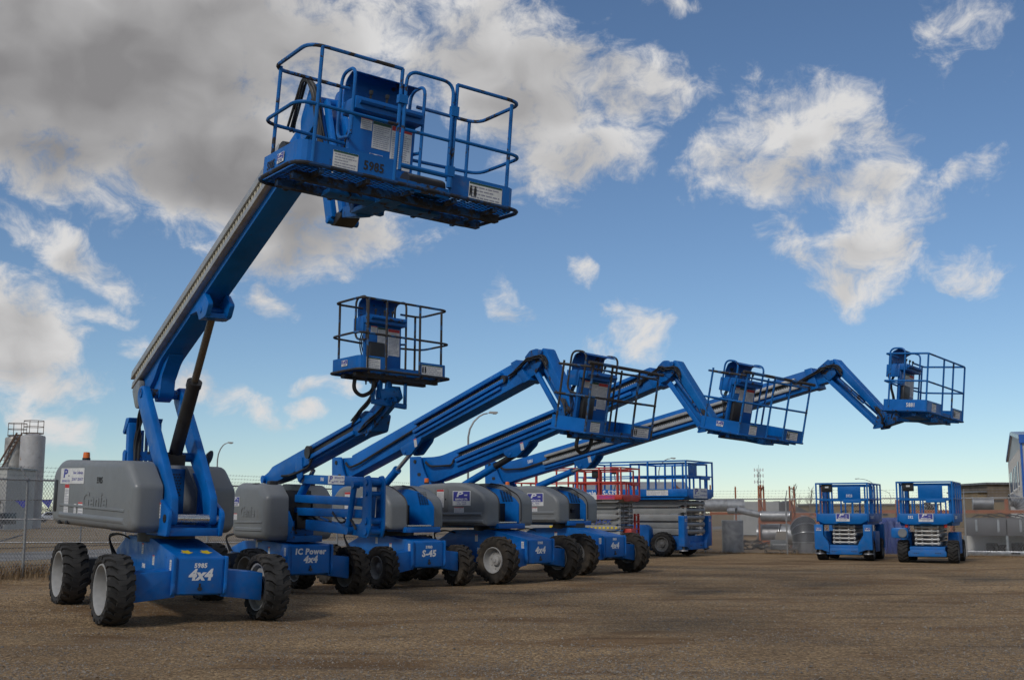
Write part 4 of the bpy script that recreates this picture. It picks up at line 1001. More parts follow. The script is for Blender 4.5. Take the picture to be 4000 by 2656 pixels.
    jl = MB(); jl.bar(ja + Vector((.1, -.12, -.16)), je + Vector((.18, -.12, -.14)), .05, .08); jl.build('jib_link', BLUE_D, jo)
    hose_bundle(root, jo, [(3.2, -.18, 2.98), (3.6, -.24, 3.15), (4.0, -.2, 3.3), (4.25, -.22, 3.7), (4.2, -.2, 3.55), (3.9, -.2, 3.62)], 5, .016, .05, seed=11)
    hose_bundle(root, jo, [(3.5, -.16, 2.85), (3.85, -.2, 2.95), (4.3, -.18, 3.15), (4.5, -.1, 3.4)], 5, .014, .05, seed=12)
    W, D = 1.70, .76
    Pm = pose(inv, (-2.315, 17.819, 3.683), 41.6, 1.2, -1.2)
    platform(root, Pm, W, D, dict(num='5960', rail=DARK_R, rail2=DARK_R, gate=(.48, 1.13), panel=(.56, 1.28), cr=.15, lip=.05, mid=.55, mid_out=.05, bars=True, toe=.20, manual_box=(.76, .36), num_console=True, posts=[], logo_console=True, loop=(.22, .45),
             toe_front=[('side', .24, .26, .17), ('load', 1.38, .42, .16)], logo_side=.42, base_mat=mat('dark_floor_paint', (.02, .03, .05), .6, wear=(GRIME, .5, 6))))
    br = MB(); f = lambda x, y, z: Pm @ Vector((x, y, z))                 # open bracket under the basket
    for x in (.62, 1.25):
        br.bar(f(x, D * .7, -.08), f(x, D * .7, -.42), .05, .09)
    br.bar(f(.6, D * .7, -.42), f(1.27, D * .7, -.46), .06, .08); br.bar(f(.92, D * .7, -.08), f(.90, D * .7, -.43), .06, .12); br.bar(f(.75, D * .7, -.08), f(.74, D * .7, -.36), .05, .1)
    br.bar(tuple(je), f(.74, D * .75, -.30), .18, .16); br.build('platform_mount', BLUE, root, bevel=.006)
    return root
folding_lift()
# ------------------------------------------------------------------ scissor lifts
def scissor_lift(name, C, a, p, label, group):
    root = empty(name, (C[0], C[1], 0), rad(a - 90)); tag(root, label, 'scissor lift', group)
    L, W = p['L'] / 2, p['W'] / 2; R = p['R']; paint = p['paint']; z0, z1, n = p['stack']; zd, zr = p['deck'], p['rail']; wb = p['wb'] / 2
    tr = W - p['tw'] / 2
    # chassis with side pods
    ch = MB(); ch.prism(rprof([(-L * .92, R * .6), (-L * .92, z0 - .02), (L * .92, z0 - .02), (L * .92, R * .6), (L * .6, R * .45), (-L * .6, R * .45)], .04), -W + p['tw'] + .06, W - p['tw'] - .06)
    co = ch.build('chassis', p.get('chassis', paint), root, bevel=.012)
    for s in (-1, 1):
        if p.get('pods', True):
            pd = MB(); yi, yo = s * (W - p['tw'] - .04), s * (W - .03)
            pd.prism(rprof([(-wb + R + .05, R * .75), (wb - R - .05, R * .75), (wb - R - .05, z0 + .22), (wb - R - .2, z0 + p.get('podh', .42)), (-wb + R + .05, z0 + p.get('podh', .42))], .06), min(yi, yo), max(yi, yo))
            pd.build('side_pod', p.get('pod', paint), root, bevel=.015)
    for sx in (1, -1):
        for sy in (-1, 1): wheel(root, T(sx * wb, sy * tr, R - .005), R, p['tw'], p.get('rr', .6), 'tractor', sy, p.get('rim', RIM_D), RUBBER, .3)
    # bumper
    bp = MB(); bw = W - p['tw'] - .02
    bp.prismx(rprof([(-bw, R * .55), (-bw, R * 1.0), (-bw + .1, R * 1.12), (bw - .1, R * 1.12), (bw, R * 1.0), (bw, R * .55)], .04), L * .90, L * .90 + .10)
    bo = bp.build('bumper', paint, root, bevel=.012)
    for sy in (-1, 1):
        for j in range(3):
            b = MB(); b.cyl((L * .90 + .10, sy * (bw * .45 + .06 * j), R * .85), (L * .90 + .104, sy * (bw * .45 + .06 * j), R * .85), .016, 10); b.build('bumper_hole', BLACK, bo)
    if p.get('outriggers'):
        for sx in p['outriggers']:
            for sy in (-1, 1):
                og = MB(); yo = W + .02; x = sx * (L * .93)
                q = [(sy * yo, .34), (sy * yo, p['oz']), (sy * (yo - .27), p['oz']), (sy * (yo - .27), .78), (sy * (yo - .40), .58), (sy * (bw - .1), .48), (sy * (bw - .1), .26), (sy * (yo - .42), .26), (sy * (yo - .2), .34)]
                og.prismx(rprof(q, .03), x - .09 * sx, x + .13 * sx); o = og.build('outrigger', paint, root, bevel=.012)
                ft = MB(); ft.lathe([(.16, .20), (.15, .23), (.04, .25), (.04, .36)], (x + .02 * sx, sy * (yo - .14), 0), (0, 0, 1), 18, True); ft.build('outrigger_foot', GALV_D, o)
                if sx > 0 and p.get('olabel', True): logo_blue(frame((x + .132, sy * (yo - .135), p['oz'] - .15), (0, 1, 0), (0, 0, 1)), .16, o)
    # scissor stack, folded
    dz = (z1 - z0) / n; sl = p['sl'] / 2; yo = p['sy']
    for i in range(n):
        zc = z0 + dz * (i + .5)
        for s in (-1, 1):
            yy = s * (yo - (.09 if i % 2 else 0)); am = MB(); h = dz * .47; tp = dz * p.get('taper', .5)
            am.prism([(-sl, zc - h * .3), (-sl + tp, zc - h), (sl - tp, zc - h), (sl, zc - h * .3), (sl, zc + h * .3), (sl - tp, zc + h), (-sl + tp, zc + h), (-sl, zc + h * .3)], yy - .04, yy + .04)
            am.build('scissor_arm', SCISSOR, root, bevel=.006)
        for sx in (-1, 1):
            ps = MB(); x = sx * (sl - .02); ps.cyl((x, -yo - .02, zc), (x, yo + .02, zc), min(dz * .30, p.get('pinr', .04)), 12); pin = ps.build('scissor_pin', p.get('pin', SCISSOR), root)
            if sx > 0:
                for s in (-1, 1):
                    for f in (.42, .95):
                        cl = MB(); cl.prism(rprof([(x - .03, zc - dz * .42), (x + .055, zc - dz * .42), (x + .055, zc + dz * .42), (x - .03, zc + dz * .42)], .02), s * yo * f - .022, s * yo * f + .022); cl.build('pin_link', p.get('pin', SCISSOR), pin)
    # deck
    pl = MB(); Ld, Wd = p.get('Ld', p['L']) / 2, p.get('Wd', p['W']) / 2; zt = zd + p['toe']
    pl.prism(rprof([(-Ld, zd), (-Ld + .25, zd - .12), (Ld - .2, zd - .12), (Ld, zd), (Ld, zd + .06), (-Ld, zd + .06)], .02), -Wd + .05, Wd - .05)
    po = pl.build('platform', p.get('deckm', paint), root, bevel=.01)
    for s in (-1, 1):
        tb = MB(); tb.box(-Ld, Ld, s * Wd - .015, s * Wd + .015, zd - .02, zt); tb.build('toe_board', p.get('toem', paint), po, bevel=.004)
        tb = MB(); q = [(-Wd + .02, zt), (-Wd + .02, zd + .02), (-Wd + .22, zd - .08), (-.2, zd - .08), (-.1, zd - .05), (.1, zd - .05), (.2, zd - .08), (Wd - .22, zd - .08), (Wd - .02, zd + .02), (Wd - .02, zt)]
        tb.prismx(rprof(q, .03), s * Ld - .012, s * Ld + .012); tb.build('end_board', p.get('toem', paint), po, bevel=.004)
    # guard rails: square section, inner (fixed) and outer (folding) sets
    rs = p.get('rs', .045)
    def railset(x0, x1, w, zlo, zhi, posts, nm='guard_rail', front=True, back=True):
        for s in (-1, 1):
            g = MB()
            g.box(x0, x1, s * w - rs / 2, s * w + rs / 2, zhi - rs, zhi); zm = zlo + (zhi - zlo) * .48
            g.box(x0, x1, s * w - rs / 2 + .003, s * w + rs / 2 - .003, zm - rs * .8, zm)
            for x in posts: g.box(x - rs / 2, x + rs / 2, s * w - rs / 2 - .002, s * w + rs / 2 + .002, zlo, zhi - .002)
            g.build(nm, paint, po)
        for x, on in ((x0, back), (x1, front)):
            if not on: continue
            g = MB(); zm = zlo + (zhi - zlo) * .48
            g.box(x - rs / 2 + .001, x + rs / 2 + .001, -w, w, zhi - rs + .002, zhi + .002); g.box(x - rs / 2 + .004, x + rs / 2 - .004, -w, w, zm - rs * .8, zm + .001)
            for y in (-w * .45, w * .42): g.box(x - rs / 2, x + rs / 2, y - rs / 2, y + rs / 2, zlo, zm)
            g.build('end_rail', paint, po)
    m = p.get('posts', 4)
    railset(-Ld + .03, Ld - .03, Wd, zt, zr, [-Ld + .03 + (2 * Ld - .06) * i / (m - 1) for i in range(m)])
    x0, x1 = p.get('ext', (-Ld * .2, Ld - .16)); railset(x0, x1, Wd - .10, zt, zr - .07, [x0 + (x1 - x0) * i / 3 for i in range(4)], 'extension_rail', front=p.get('extfront', True))
    gtz = MB(); gx = Ld - .02; gtz.box(gx - .03, gx + .03, Wd * .05, Wd * .75, zt + (zr - zt) * .34, zt + (zr - zt) * .44); gtz.build('gate_bar', paint, po, bevel=.005)
    if p.get('sheet'):
        x, ya, yb, za, zb_ = p['sheet']; sh = MB(); sh.box(x - .01, x + .01, ya, yb, za, zb_); so = sh.build('rail_panel', paint, po, bevel=.004)
        if p.get('sheet_num'): text(p['sheet_num'], .12, frame((x + .0115, (ya + yb) / 2, za + .1), (0, 1, 0), (0, 0, 1)), WHITE, so, bold=.003, sx=.8)
    x, y, z = p['cbox']; cb = MB(); cb.box(x - .1, x + .1, y - .16, y + .16, z - .13, z + .13); cbo = cb.build('control_box', BLACK, po, bevel=.015)
    hs = MB(); hs.tube(fillet([(x, y, z - .1), (x + .03, y + .02, z - .5), (x - .05, y, z - .85), (x - .2, y + .05, zd + .1)], .15), .016, 6); hs.build('control_cable', HOSE, cbo)
    pl_ = MB(); pl_.box(x + .1, x + .103, y - .04, y + .07, z + .0, z + .05); pl_.build('control_label', PAPER, cbo)
    return root, po, Ld, Wd, zd, zt
def end_sticker(po, Ld, y, z, w): logo_blue(frame((Ld + .0135, y, z), (0, 1, 0), (0, 0, 1)), w, po)

grp = 'small blue scissor lifts by the fence'
SM = dict(L=2.5, W=1.73, R=.34, tw=.30, wb=1.75, paint=BLUE_L, stack=(.50, 1.12, 5), deck=1.22, toe=.24, rail=2.42, sl=2.1, sy=.33, pin=ALU, pinr=.045, Wd=1.58, Ld=2.6, rs=.042, posts=5,
          sheet=(.3, -.30, .42, 1.92, 2.36), cbox=(1.1, -.48, 2.26), podh=.40)
r, po, Ld, Wd, zd, zt = scissor_lift('scissor_lift', (10.95, 38.6), -26, dict(SM, outriggers=(1, -1), oz=1.12, sheet_num='5923'), 'small blue scissor lift with tall outrigger boxes, number 5923 on its rail panel', grp)
end_sticker(po, Ld, .02, zd + .12, .42)
text('GS-3268 RT', .13, frame((.6, Wd + .016, zd + .12), (-1, 0, 0), (0, 0, 1)), WHITE, po, shear=.1, bold=.003)
r, po, Ld, Wd, zd, zt = scissor_lift('scissor_lift', (12.95, 36.85), -26, dict(SM), 'small blue scissor lift without outriggers, chunky front tyres, beside grey cabinets', grp)
end_sticker(po, Ld, .02, zd + .12, .42); text('592', .12, frame((Ld + .0135, -.42, zd + .13), (0, 1, 0), (0, 0, 1)), WHITE, po, bold=.003, sx=.8)
text('GS-3268 RT', .13, frame((.6, Wd + .016, zd + .12), (-1, 0, 0), (0, 0, 1)), WHITE, po, shear=.1, bold=.003)
sw = MB(); sw.prismx(rprof([(-1.02, .72), (-.52, .72), (-.52, 1.04), (-1.02, 1.04)], .09), 1.0, 1.22); so = sw.build('swing_tray', BLUE_L, r, bevel=.03)
fl = MB(); fl.cyl((1.15, -.68, .88), (1.29, -.68, .88), .13, 20); fl.build('air_filter', GREY, so)
for y in (-.62, .62):
    lp = MB(); lp.cyl((1.2, y * .9, 1.05), (1.2, y * .9, 1.14), .05, 12); lp.build('beacon_lens', mat('red_lens', (.5, .03, .02), .3), r)

big = 'large scissor lifts behind the boom lifts'
r, po, Ld, Wd, zd, zt = scissor_lift('scissor_lift', (2.15, 39.1), 63, dict(L=3.7, W=1.75, R=.40, tw=.3, wb=2.2, paint=RED, chassis=SCISSOR, pods=False, stack=(.92, 1.80, 5), deck=1.92, toe=.13, rail=2.92, deckm=SCISSOR, sl=3.4, sy=.55, taper=.9, Wd=1.62, Ld=3.8, rs=.042, posts=6,
    toem=RED, cbox=(.9, -.5, 2.72), ext=(0, 1.7)), 'red scissor lift with grey folded scissor arms, behind the farthest boom lift', big)
S = lambda x, z, y=-Wd - .0165: frame((x, y, z), (1, 0, 0), (0, 0, 1))
plate(S(.55, zd + .055), 2.2, .15, PAPER, po, 'banner'); plate(S(1.35, zd + .055, -Wd - .02), .62, .14, mat('banner_pink', (.50, .04, .10), .5), po, 'banner')
text('P', .13, S(-.35, zd + .06, -Wd - .0205), LOGO, po, shear=.2, bold=.006, sx=2); text('RENTALS LTD.', .085, S(.45, zd + .09, -Wd - .0205), LOGO, po, bold=.002, sx=1.3); text('Taber     Lethbridge', .06, S(.45, zd + .015, -Wd - .0205), LOGO, po, sx=1.3)
text('223-4577', .11, S(1.35, zd + .055, -Wd - .0235), mat('banner_violet', (.25, .05, .30), .5), po, bold=.003)
arms = [o for o in r.children if o.name.startswith('scissor_arm')]
text('SKYJACK', .17, S(.95, 1.20, -.55 - .042), mat('navy_print', (.03, .06, .25), .5), arms[0], shear=.15, bold=.006, sx=1.3)
for t_, x in (('KEEP', -.55), ('CLEAR', .0)):
    plate(S(x, 1.01, -.55 - .041), .38, .12, YELP, arms[0]); text(t_, .10, S(x, 1.01, -.55 - .0445), BLACKP, arms[0], bold=.003)
hz = MB()
for i in range(10): hz.box(.3 + i * .14, .37 + i * .14, -.594, -.591, .98, 1.04)
hz.build('hazard_stripe', YELP, arms[0])
text('5955', .11, S(1.1, zd - .06, -Wd + .045), BLACKP, po, bold=.003, sx=.8)
ld = MB()
for y in (.30, .62):
    ld.box(1.86, 1.92, y - .03, y + .03, .42, 1.45)
for i in range(5): ld.box(1.868, 1.912, .30, .62, .5 + i * .22, .54 + i * .22)
ld.build('ladder', RED, r)
fm = MB(); fm.box(1.70, 1.98, -.25, .22, .60, .98); fm.build('step_guard', RED, r, bevel=.01)

r, po, Ld, Wd, zd, zt = scissor_lift('scissor_lift', (4.70, 42.4), 57, dict(L=4.2, W=2.25, R=.42, tw=.32, wb=2.4, paint=BLUE, stack=(.72, 1.92, 5), deck=2.05, toe=.24, rail=3.26, sl=3.9, sy=.75, taper=1.2, pinr=.075, Wd=2.2, Ld=4.4, rs=.05, posts=4, podh=.35, rr=.62,
    outriggers=(1,), oz=1.38, cbox=(-.9, -.5, 2.98), ext=(.0, 2.0), sheet=(2.0, -.55, .15, 2.72, 3.2)), 'tall blue scissor lift with outriggers standing behind the red one', big)
S = lambda x, z, y=-Wd - .0165: frame((x, y, z), (1, 0, 0), (0, 0, 1))
text('Genie GS-5390', .24, S(-1.15, zd + .11), WHITE, po, shear=.12, bold=.008, sx=1.0)
for x, w in ((.95, .55), (1.35, .28)): notice(S(x, zd + .12), w, .20, po, GREENP, 5, 4)
logo_wide(frame((Ld + .0135, -.05, zd + .10), (0, 1, 0), (0, 0, 1)), 1.15, po, .34)
og = [o for o in r.children if o.name.startswith('outrigger')][0]
text('5958', .12, frame((2.1 * .93 + .1335, -.86, .98), (0, 1, 0), (0, 0, 1)), WHITE, og, bold=.003, sx=.7)
# ------------------------------------------------------------------ setting: yard, verge, field, road
def smooth(e0, e1, x):
    t = max(0.0, min(1.0, (x - e0) / (e1 - e0))); return t * t * (3 - 2 * t)
from mathutils import noise as mnoise
def ground_z(x, y):
    # the yard rises a little under the nearest machine, towards the left fence
    w = 1 - smooth(2.2, 5.5, math.hypot(x + 5.9, y - 18.3))
    pl = -.050 * (x + 5.45) + .042 * (y - 16.4)
    z = w * max(-.09, min(.2, pl))
    far = smooth(1.2, 4.0, -(x + 10.9) * .897 + (y - 26.7) * .442 + 3.0) * .14
    z = max(z, far * (1 - w)) if far * (1 - w) > 0.0 else z
    if 4 < y < 60 and abs(x) < 40:
        z += .018 * mnoise.noise(Vector((x * .35, y * .35, 0))) + .009 * mnoise.noise(Vector((x * 1.3, y * 1.3, 4))) - .006
    return z
def axis(lo, hi, step, far):
    a = []; v = lo
    while v <= hi + 1e-6: a.append(v); v += step
    s = step; v = lo; left = []
    while v > -far: s *= 1.45; v -= s; left.append(v)
    s = step; v = hi; right = []
    while v < far: s *= 1.45; v += s; right.append(v)
    return left[::-1] + a + right
gx, gy = axis(-16, 24, .25, 1500), axis(5, 50, .25, 1500)
gy = [v for v in gy if v > -60]
g = MB(); nx, ny = len(gx), len(gy)
g.v = [(x, y, ground_z(x, y)) for y in gy for x in gx]
g.f = [(j * nx + i, j * nx + i + 1, (j + 1) * nx + i + 1, (j + 1) * nx + i) for j in range(ny - 1) for i in range(nx - 1)]; g.mi = [0] * len(g.f)
def gravel_mat():
    m = bpy.data.materials.new('gravel'); m.use_nodes = True; t = m.node_tree; n = NT(t); b = t.nodes['Principled BSDF']
    co = n.new('ShaderNodeTexCoord').outputs['Object']
    vor = n.new('ShaderNodeTexVoronoi'); n.put(vor.inputs['Vector'], co); vor.inputs['Scale'].default_value = 34
    vor2 = n.new('ShaderNodeTexVoronoi'); n.put(vor2.inputs['Vector'], co); vor2.inputs['Scale'].default_value = 75
    sep = n.new('ShaderNodeSeparateColor'); n.put(sep.inputs[0], vor.outputs['Color']); sep2 = n.new('ShaderNodeSeparateColor'); n.put(sep2.inputs[0], vor2.outputs['Color'])
    stone = n.mix(sep.outputs[0], (.075, .062, .052, 1), (.46, .385, .305, 1)); stone = n.mix(n.m('MULTIPLY', sep.outputs[1], .35), stone, (.20, .12, .075, 1))
    fine = n.mix(sep2.outputs[0], (.105, .082, .063, 1), (.32, .25, .19, 1))
    soil = n.mix(n.noise(co, 9, 6, .7), (.085, .055, .034, 1), (.20, .135, .086, 1))
    big = n.noise(n.vm('MULTIPLY', co, (.55, 1.0, 1)), .55, 9, .70)      # where bare soil shows through
    patch = n.ramp(big, .51, .60)
    wet = n.ramp(n.noise(n.vm('ADD', n.vm('MULTIPLY', co, (.4, 1, 1)), (31, 7, 0)), .9, 9, .7), .60, .66)
    sf = n.m('MULTIPLY', n.ramp(n.m('ADD', vor.outputs['Distance'], n.m('MULTIPLY', patch, .35)), .30, .62), 1.0)
    c = n.mix(n.m('GREATER_THAN', sep.outputs[2], .45), fine, stone)
    c = n.mix(n.m('MULTIPLY_ADD', patch, .70, .12, clamp=True), c, soil)
    c = n.mix(n.m('MULTIPLY', wet, .6), c, (.058, .036, .022, 1))
    tone = n.ramp(n.m('ADD', n.m('MULTIPLY', n.noise(co, .13, 3, .5), .55), n.m('MULTIPLY', n.noise(n.vm('MULTIPLY', co, (.6, 1.2, 1)), .8, 5, .6), .45)), .36, .64, smooth=False); c = n.mix(1.0, c, n.mix(tone, (.80, .655, .43, 1), (1.60, 1.37, .93, 1)), blend='MULTIPLY')
    rot = n.new('ShaderNodeMapping'); n.put(rot.inputs[0], co); rot.inputs['Rotation'].default_value = (0, 0, rad(-22)); rot.inputs['Scale'].default_value = (.10, 1.0, 1)
    track = n.ramp(n.noise(rot.outputs[0], 1.3, 8, .72), .57, .64)          # old wheel marks
    c = n.mix(n.m('MULTIPLY', track, .5), c, (.082, .053, .034, 1))
    tan = n.ramp(n.noise(n.vm('ADD', n.vm('MULTIPLY', co, (.35, .8, 1)), (9, 3, 0)), .5, 5, .6), .55, .72)
    c = n.mix(n.m('MULTIPLY', tan, .45), c, (.29, .225, .14, 1))
    n.put(b.inputs['Base Color'], c); b.inputs['Roughness'].default_value = .92; b.inputs['Specular IOR Level'].default_value = .25
    bn = n.new('ShaderNodeBump'); bn.inputs['Strength'].default_value = .9; bn.inputs['Distance'].default_value = .03
    hgt = n.m('ADD', n.m('MULTIPLY', n.m('SUBTRACT', 1.0, vor.outputs['Distance']), .5), n.m('MULTIPLY', n.noise(co, 22, 6, .7), .6))
    n.put(bn.inputs['Height'], hgt); t.links.new(bn.outputs[0], b.inputs['Normal'])
    return m
GRAVEL = gravel_mat()
go = g.build('ground', GRAVEL); tag(go, kind='structure')
def earth_mat(name, a, b_, sc=3.0):
    m = bpy.data.materials.new(name); m.use_nodes = True; t = m.node_tree; n = NT(t); b = t.nodes['Principled BSDF']
    co = n.new('ShaderNodeTexCoord').outputs['Object']
    c = n.mix(n.noise(co, sc, 8, .7), a + (1,), b_ + (1,)); c = n.mix(n.m('MULTIPLY', n.ramp(n.noise(n.vm('MULTIPLY', co, (.2, 1, 1)), .35, 5, .6), .45, .65), .6), c, tuple(v * .6 for v in a) + (1,))
    n.put(b.inputs['Base Color'], c); b.inputs['Roughness'].default_value = .95; b.inputs['Specular IOR Level'].default_value = .1
    bn = n.new('ShaderNodeBump'); bn.inputs['Strength'].default_value = .6; bn.inputs['Distance'].default_value = .06; n.put(bn.inputs['Height'], n.noise(co, 8, 6, .7)); t.links.new(bn.outputs[0], b.inputs['Normal'])
    return m
FIELD = earth_mat('dry_grass_ground', (.20, .145, .085), (.34, .255, .155))
ROADM = earth_mat('gravel_road', (.21, .20, .19), (.31, .295, .275))
FA, FB = Vector((-10.9, 26.7)), Vector((-.33, 48.2)); FD = (FB - FA).normalized(); FN = Vector((-FD.y, FD.x))     # left fence line
def strip(name, off0, off1, t0, t1, z, m_):
    mb = MB(); q = []
    for o, t in ((off0, t0), (off0, t1), (off1, t1), (off1, t0)): p = FA + FD * t + FN * o; q.append((p.x, p.y))
    mb.prismz(q, z - .3, z); o = mb.build(name, m_); tag(o, kind='structure'); return o
strip('field', 3.0, 700, -60, 700, .165, FIELD); strip('gravel_road', 5.5, 11.0, -60, 400, .175, ROADM); strip('field', 14.5, 15.5, -60, 400, .180, earth_mat('bare_bank', (.10, .07, .045), (.17, .125, .085)))

# loose stones lying on the gravel
def stones(n_, seed):
    rnd = random.Random(seed); mb = MB()
    for _ in range(n_):
        y = 9.8 + 24 * rnd.random() ** 1.8; x = rnd.uniform(-.47, .47) * y * 1.02
        if mnoise.noise(Vector((x * .45, y * .9, 3))) + .5 * mnoise.noise(Vector((x * 1.7, y * 2.6, 8))) < rnd.uniform(-.55, .45): continue
        s = rnd.uniform(.005, .014) * (2.0 if rnd.random() < .04 else 1); z = ground_z(x, y) + s * .25; a = rnd.uniform(0, 6.28); k = rnd.uniform(.6, 1.0)
        pts = [(x + math.cos(a + i * 1.571) * s * (1 if i % 2 else k), y + math.sin(a + i * 1.571) * s * (1 if i % 2 else k), z + rnd.uniform(-.3, .3) * s) for i in range(4)]
        o = len(mb.v); mb.v += pts + [(x, y, z + s * .7)]; mb.f += [(o, o + 1, o + 4), (o + 1, o + 2, o + 4), (o + 2, o + 3, o + 4), (o + 3, o, o + 4)]; mb.mi += [rnd.choice((0, 0, 1, 2))] * 4
    return mb
S1 = mat('stone_tan', (.22, .165, .115), .85, var=.3, vscale=30); S2 = mat('stone_grey', (.15, .132, .112), .8, var=.3, vscale=30); S3 = mat('stone_pale', (.27, .23, .18), .8, var=.2, vscale=30)
so = stones(120000, 3).build('loose_gravel', [S1, S2, S3], ang=180); tag(so, 'loose grey and tan stones scattered over the gravel yard', 'gravel', kind='stuff')

# dry grass along the left fence and the back fence
def grass(name, n_, spots, label, hmax, seed):
    rnd = random.Random(seed); mb = MB()
    for _ in range(n_):
        x, y = spots(rnd); z = ground_z(x, y); h = rnd.uniform(.25, 1) * hmax; a = rnd.uniform(0, 6.28); l = rnd.uniform(.1, .9) * h; w = .005
        d = Vector((math.cos(a), math.sin(a), 0)); s = Vector((-d.y, d.x, 0)) * w; p = Vector((x, y, z - .01)); m_ = p + d * l * .4 + Vector((0, 0, h * .7)); e = p + d * l + Vector((0, 0, h * rnd.uniform(.5, 1)))
        o = len(mb.v); mb.v += [tuple(p - s), tuple(p + s), tuple(m_ - s * .8), tuple(m_ + s * .8), tuple(e)]; mb.f += [(o, o + 1, o + 3, o + 2), (o + 2, o + 3, o + 4)]; mb.mi += [0, 0]
    o = mb.build(name, mat('straw', (.26, .17, .085), .9, var=.35, vscale=9), ang=180); tag(o, label, 'grass', kind='stuff'); return o
def sp1(r): p = FA + FD * r.uniform(-7, 22) + FN * (r.gauss(0, .5) + .15); return p.x, p.y
grass('dry_grass', 16000, sp1, 'tufts of brown dry grass along the foot of the left fence', .36, 1)
BA, BB = FB, Vector((26.0, 36.04)); BD = (BB - BA).normalized(); BN = Vector((-BD.y, BD.x))
def sp2(r): p = BA + BD * r.uniform(2, 25) + BN * (r.gauss(0, .35)); return p.x, p.y
grass('dry_grass', 5000, sp2, 'low dry weeds along the foot of the back fence', .14, 2)

# ------------------------------------------------------------------ chain-link fences
FPOST = mat('fence_post_steel', (.36, .36, .35), .5, metal=.4, var=.15, vscale=4)
def fence(A, D, t0, t1, H, z, nrm, label, cat_group, skip_mesh=()):
    root = empty('chain_link_fence', (A.x, A.y, 0)); tag(root, label, 'fence', cat_group)
    def P(t, h, o=0.0): p = D * t + nrm * o; return Vector((p.x, p.y, z + h))
    t = t0; ts = []
    while t <= t1 + .01: ts.append(t); t += 3.05
    for i, t in enumerate(ts):
        r = .038 if i % 5 == 0 else .030; mb = MB(); mb.cyl(P(t, -.2), P(t, H + .02), r, 12); po = mb.build('post', FPOST, root)
        ar = MB(); ar.bar(P(t, H + .0), P(t, H + .30, .26), .02, .045); ar.lathe([(r + .004, -.03), (r + .004, .03), (.012, .05)], P(t, H), (0, 0, 1), 12); ar.build('wire_arm', GALV_D, po)
    mb = MB(); mb.cyl(P(t0, H), P(t1, H), .022, 10); mb.build('top_rail', FPOST, root)
    mb = MB(); mb.cyl(P(t0, .05), P(t1, .05), .004, 4); mb.build('tension_wire', WIRE, root)
    for k in (.34, .67, 1.0):
        mb = MB(); a, b = P(t0, H + .30 * k, .26 * k), P(t1, H + .30 * k, .26 * k); n = int((t1 - t0) / .13)
        mb.tube([a, b], .0032, 4)
        for i in range(n):
            c = a.lerp(b, (i + .5) / n); e = Vector((D.x * .012, D.y * .012, .028)); mb.tube([c - e, c + e], .0022, 3); e = Vector((nrm.x * .02, nrm.y * .02, -.02)); mb.tube([c - e, c + e], .0022, 3)
        mb.build('barbed_wire', GALV_D, root)
    me = MB(); pitch = .088; zz = .04; hh = H + .05; k = hh - zz; rr = .0046
    n = int((t1 - t0 + k) / pitch)
    for s in (1, -1):
        for i in range(n):
            ta = t0 - k + i * pitch if s > 0 else t0 + i * pitch
            a, b = (ta, zz), (ta + s * k * .82, hh)
            # keep inside the run
            lo, hi = 0.0, 1.0
            for e0, e1 in ((a[0], b[0]),):
                if e1 > e0: lo = max(lo, (t0 - e0) / (e1 - e0)); hi = min(hi, (t1 - e0) / (e1 - e0))
                else: lo = max(lo, (t1 - e0) / (e1 - e0)); hi = min(hi, (t0 - e0) / (e1 - e0))
            if hi - lo < .02: continue
            p = P(a[0] + (b[0] - a[0]) * lo, a[1] + (b[1] - a[1]) * lo, .003 * s - .028); q = P(a[0] + (b[0] - a[0]) * hi, a[1] + (b[1] - a[1]) * hi, .003 * s - .028)
            me.tube([p, q], rr, 3, caps=False)
    mo = me.build('wire_mesh', WIRE, root, ang=180); tag(mo, kind='stuff')
    return root
fence(FA, FD, -6.1, 23.9, 2.13, .09, FN, 'chain link fence with barbed wire on the left behind the nearest lift', 'yard fences')
fence(BA, BD, -.82, 29.68, 1.98, 0.0, BN, 'chain link fence with barbed wire across the back behind the scissor lifts', 'yard fences')
br = MB(); p0 = FA + FD * 0; br.bar((p0.x - .05, p0.y, 1.0), (p0.x - 2.4, p0.y - 1.9, .12), .03, .03); bo = br.build('fence_brace', GALV_D); tag(bo, 'thin grey brace wire slanting down from the left fence post', 'brace')

# ------------------------------------------------------------------ far left: tanks, shed, truck, pennants
TANK = mat('stained_white_tank', (.40, .385, .375), .5, var=.15, vscale=1.2, dirt=.3, wear=((.30, .14, .06), .16, 1.6)); TANK2 = mat('weathered_steel_tank', (.34, .32, .29), .45, metal=.4, var=.35, vscale=1.0, dirt=.35)
RUST = mat('rusty_steel', (.11, .065, .045), .8, var=.3)
def storage_tank(C, r, h, m_, label):
    root = empty('storage_tank', C); tag(root, label, 'tank', 'storage tanks on the left')
    b = MB(); b.lathe([(r, 0), (r, h * .33), (r * 1.006, h * .335), (r, h * .34), (r, h * .66), (r * 1.006, h * .665), (r, h * .67), (r, h), (r * .96, h + .12), (.2, h + .38), (.001, h + .4)], (0, 0, 0), (0, 0, 1), 36); b.build('tank_shell', m_, root)
    return root
ta = storage_tank((-42.6, 101.5, 0), .95, 7.7, TANK2, 'weathered grey steel tank with a slanted ladder, far left'); tb_ = storage_tank((-40.6, 100, 0), 1.0, 7.75, TANK, 'white rust-streaked tank beside the grey tank, far left')
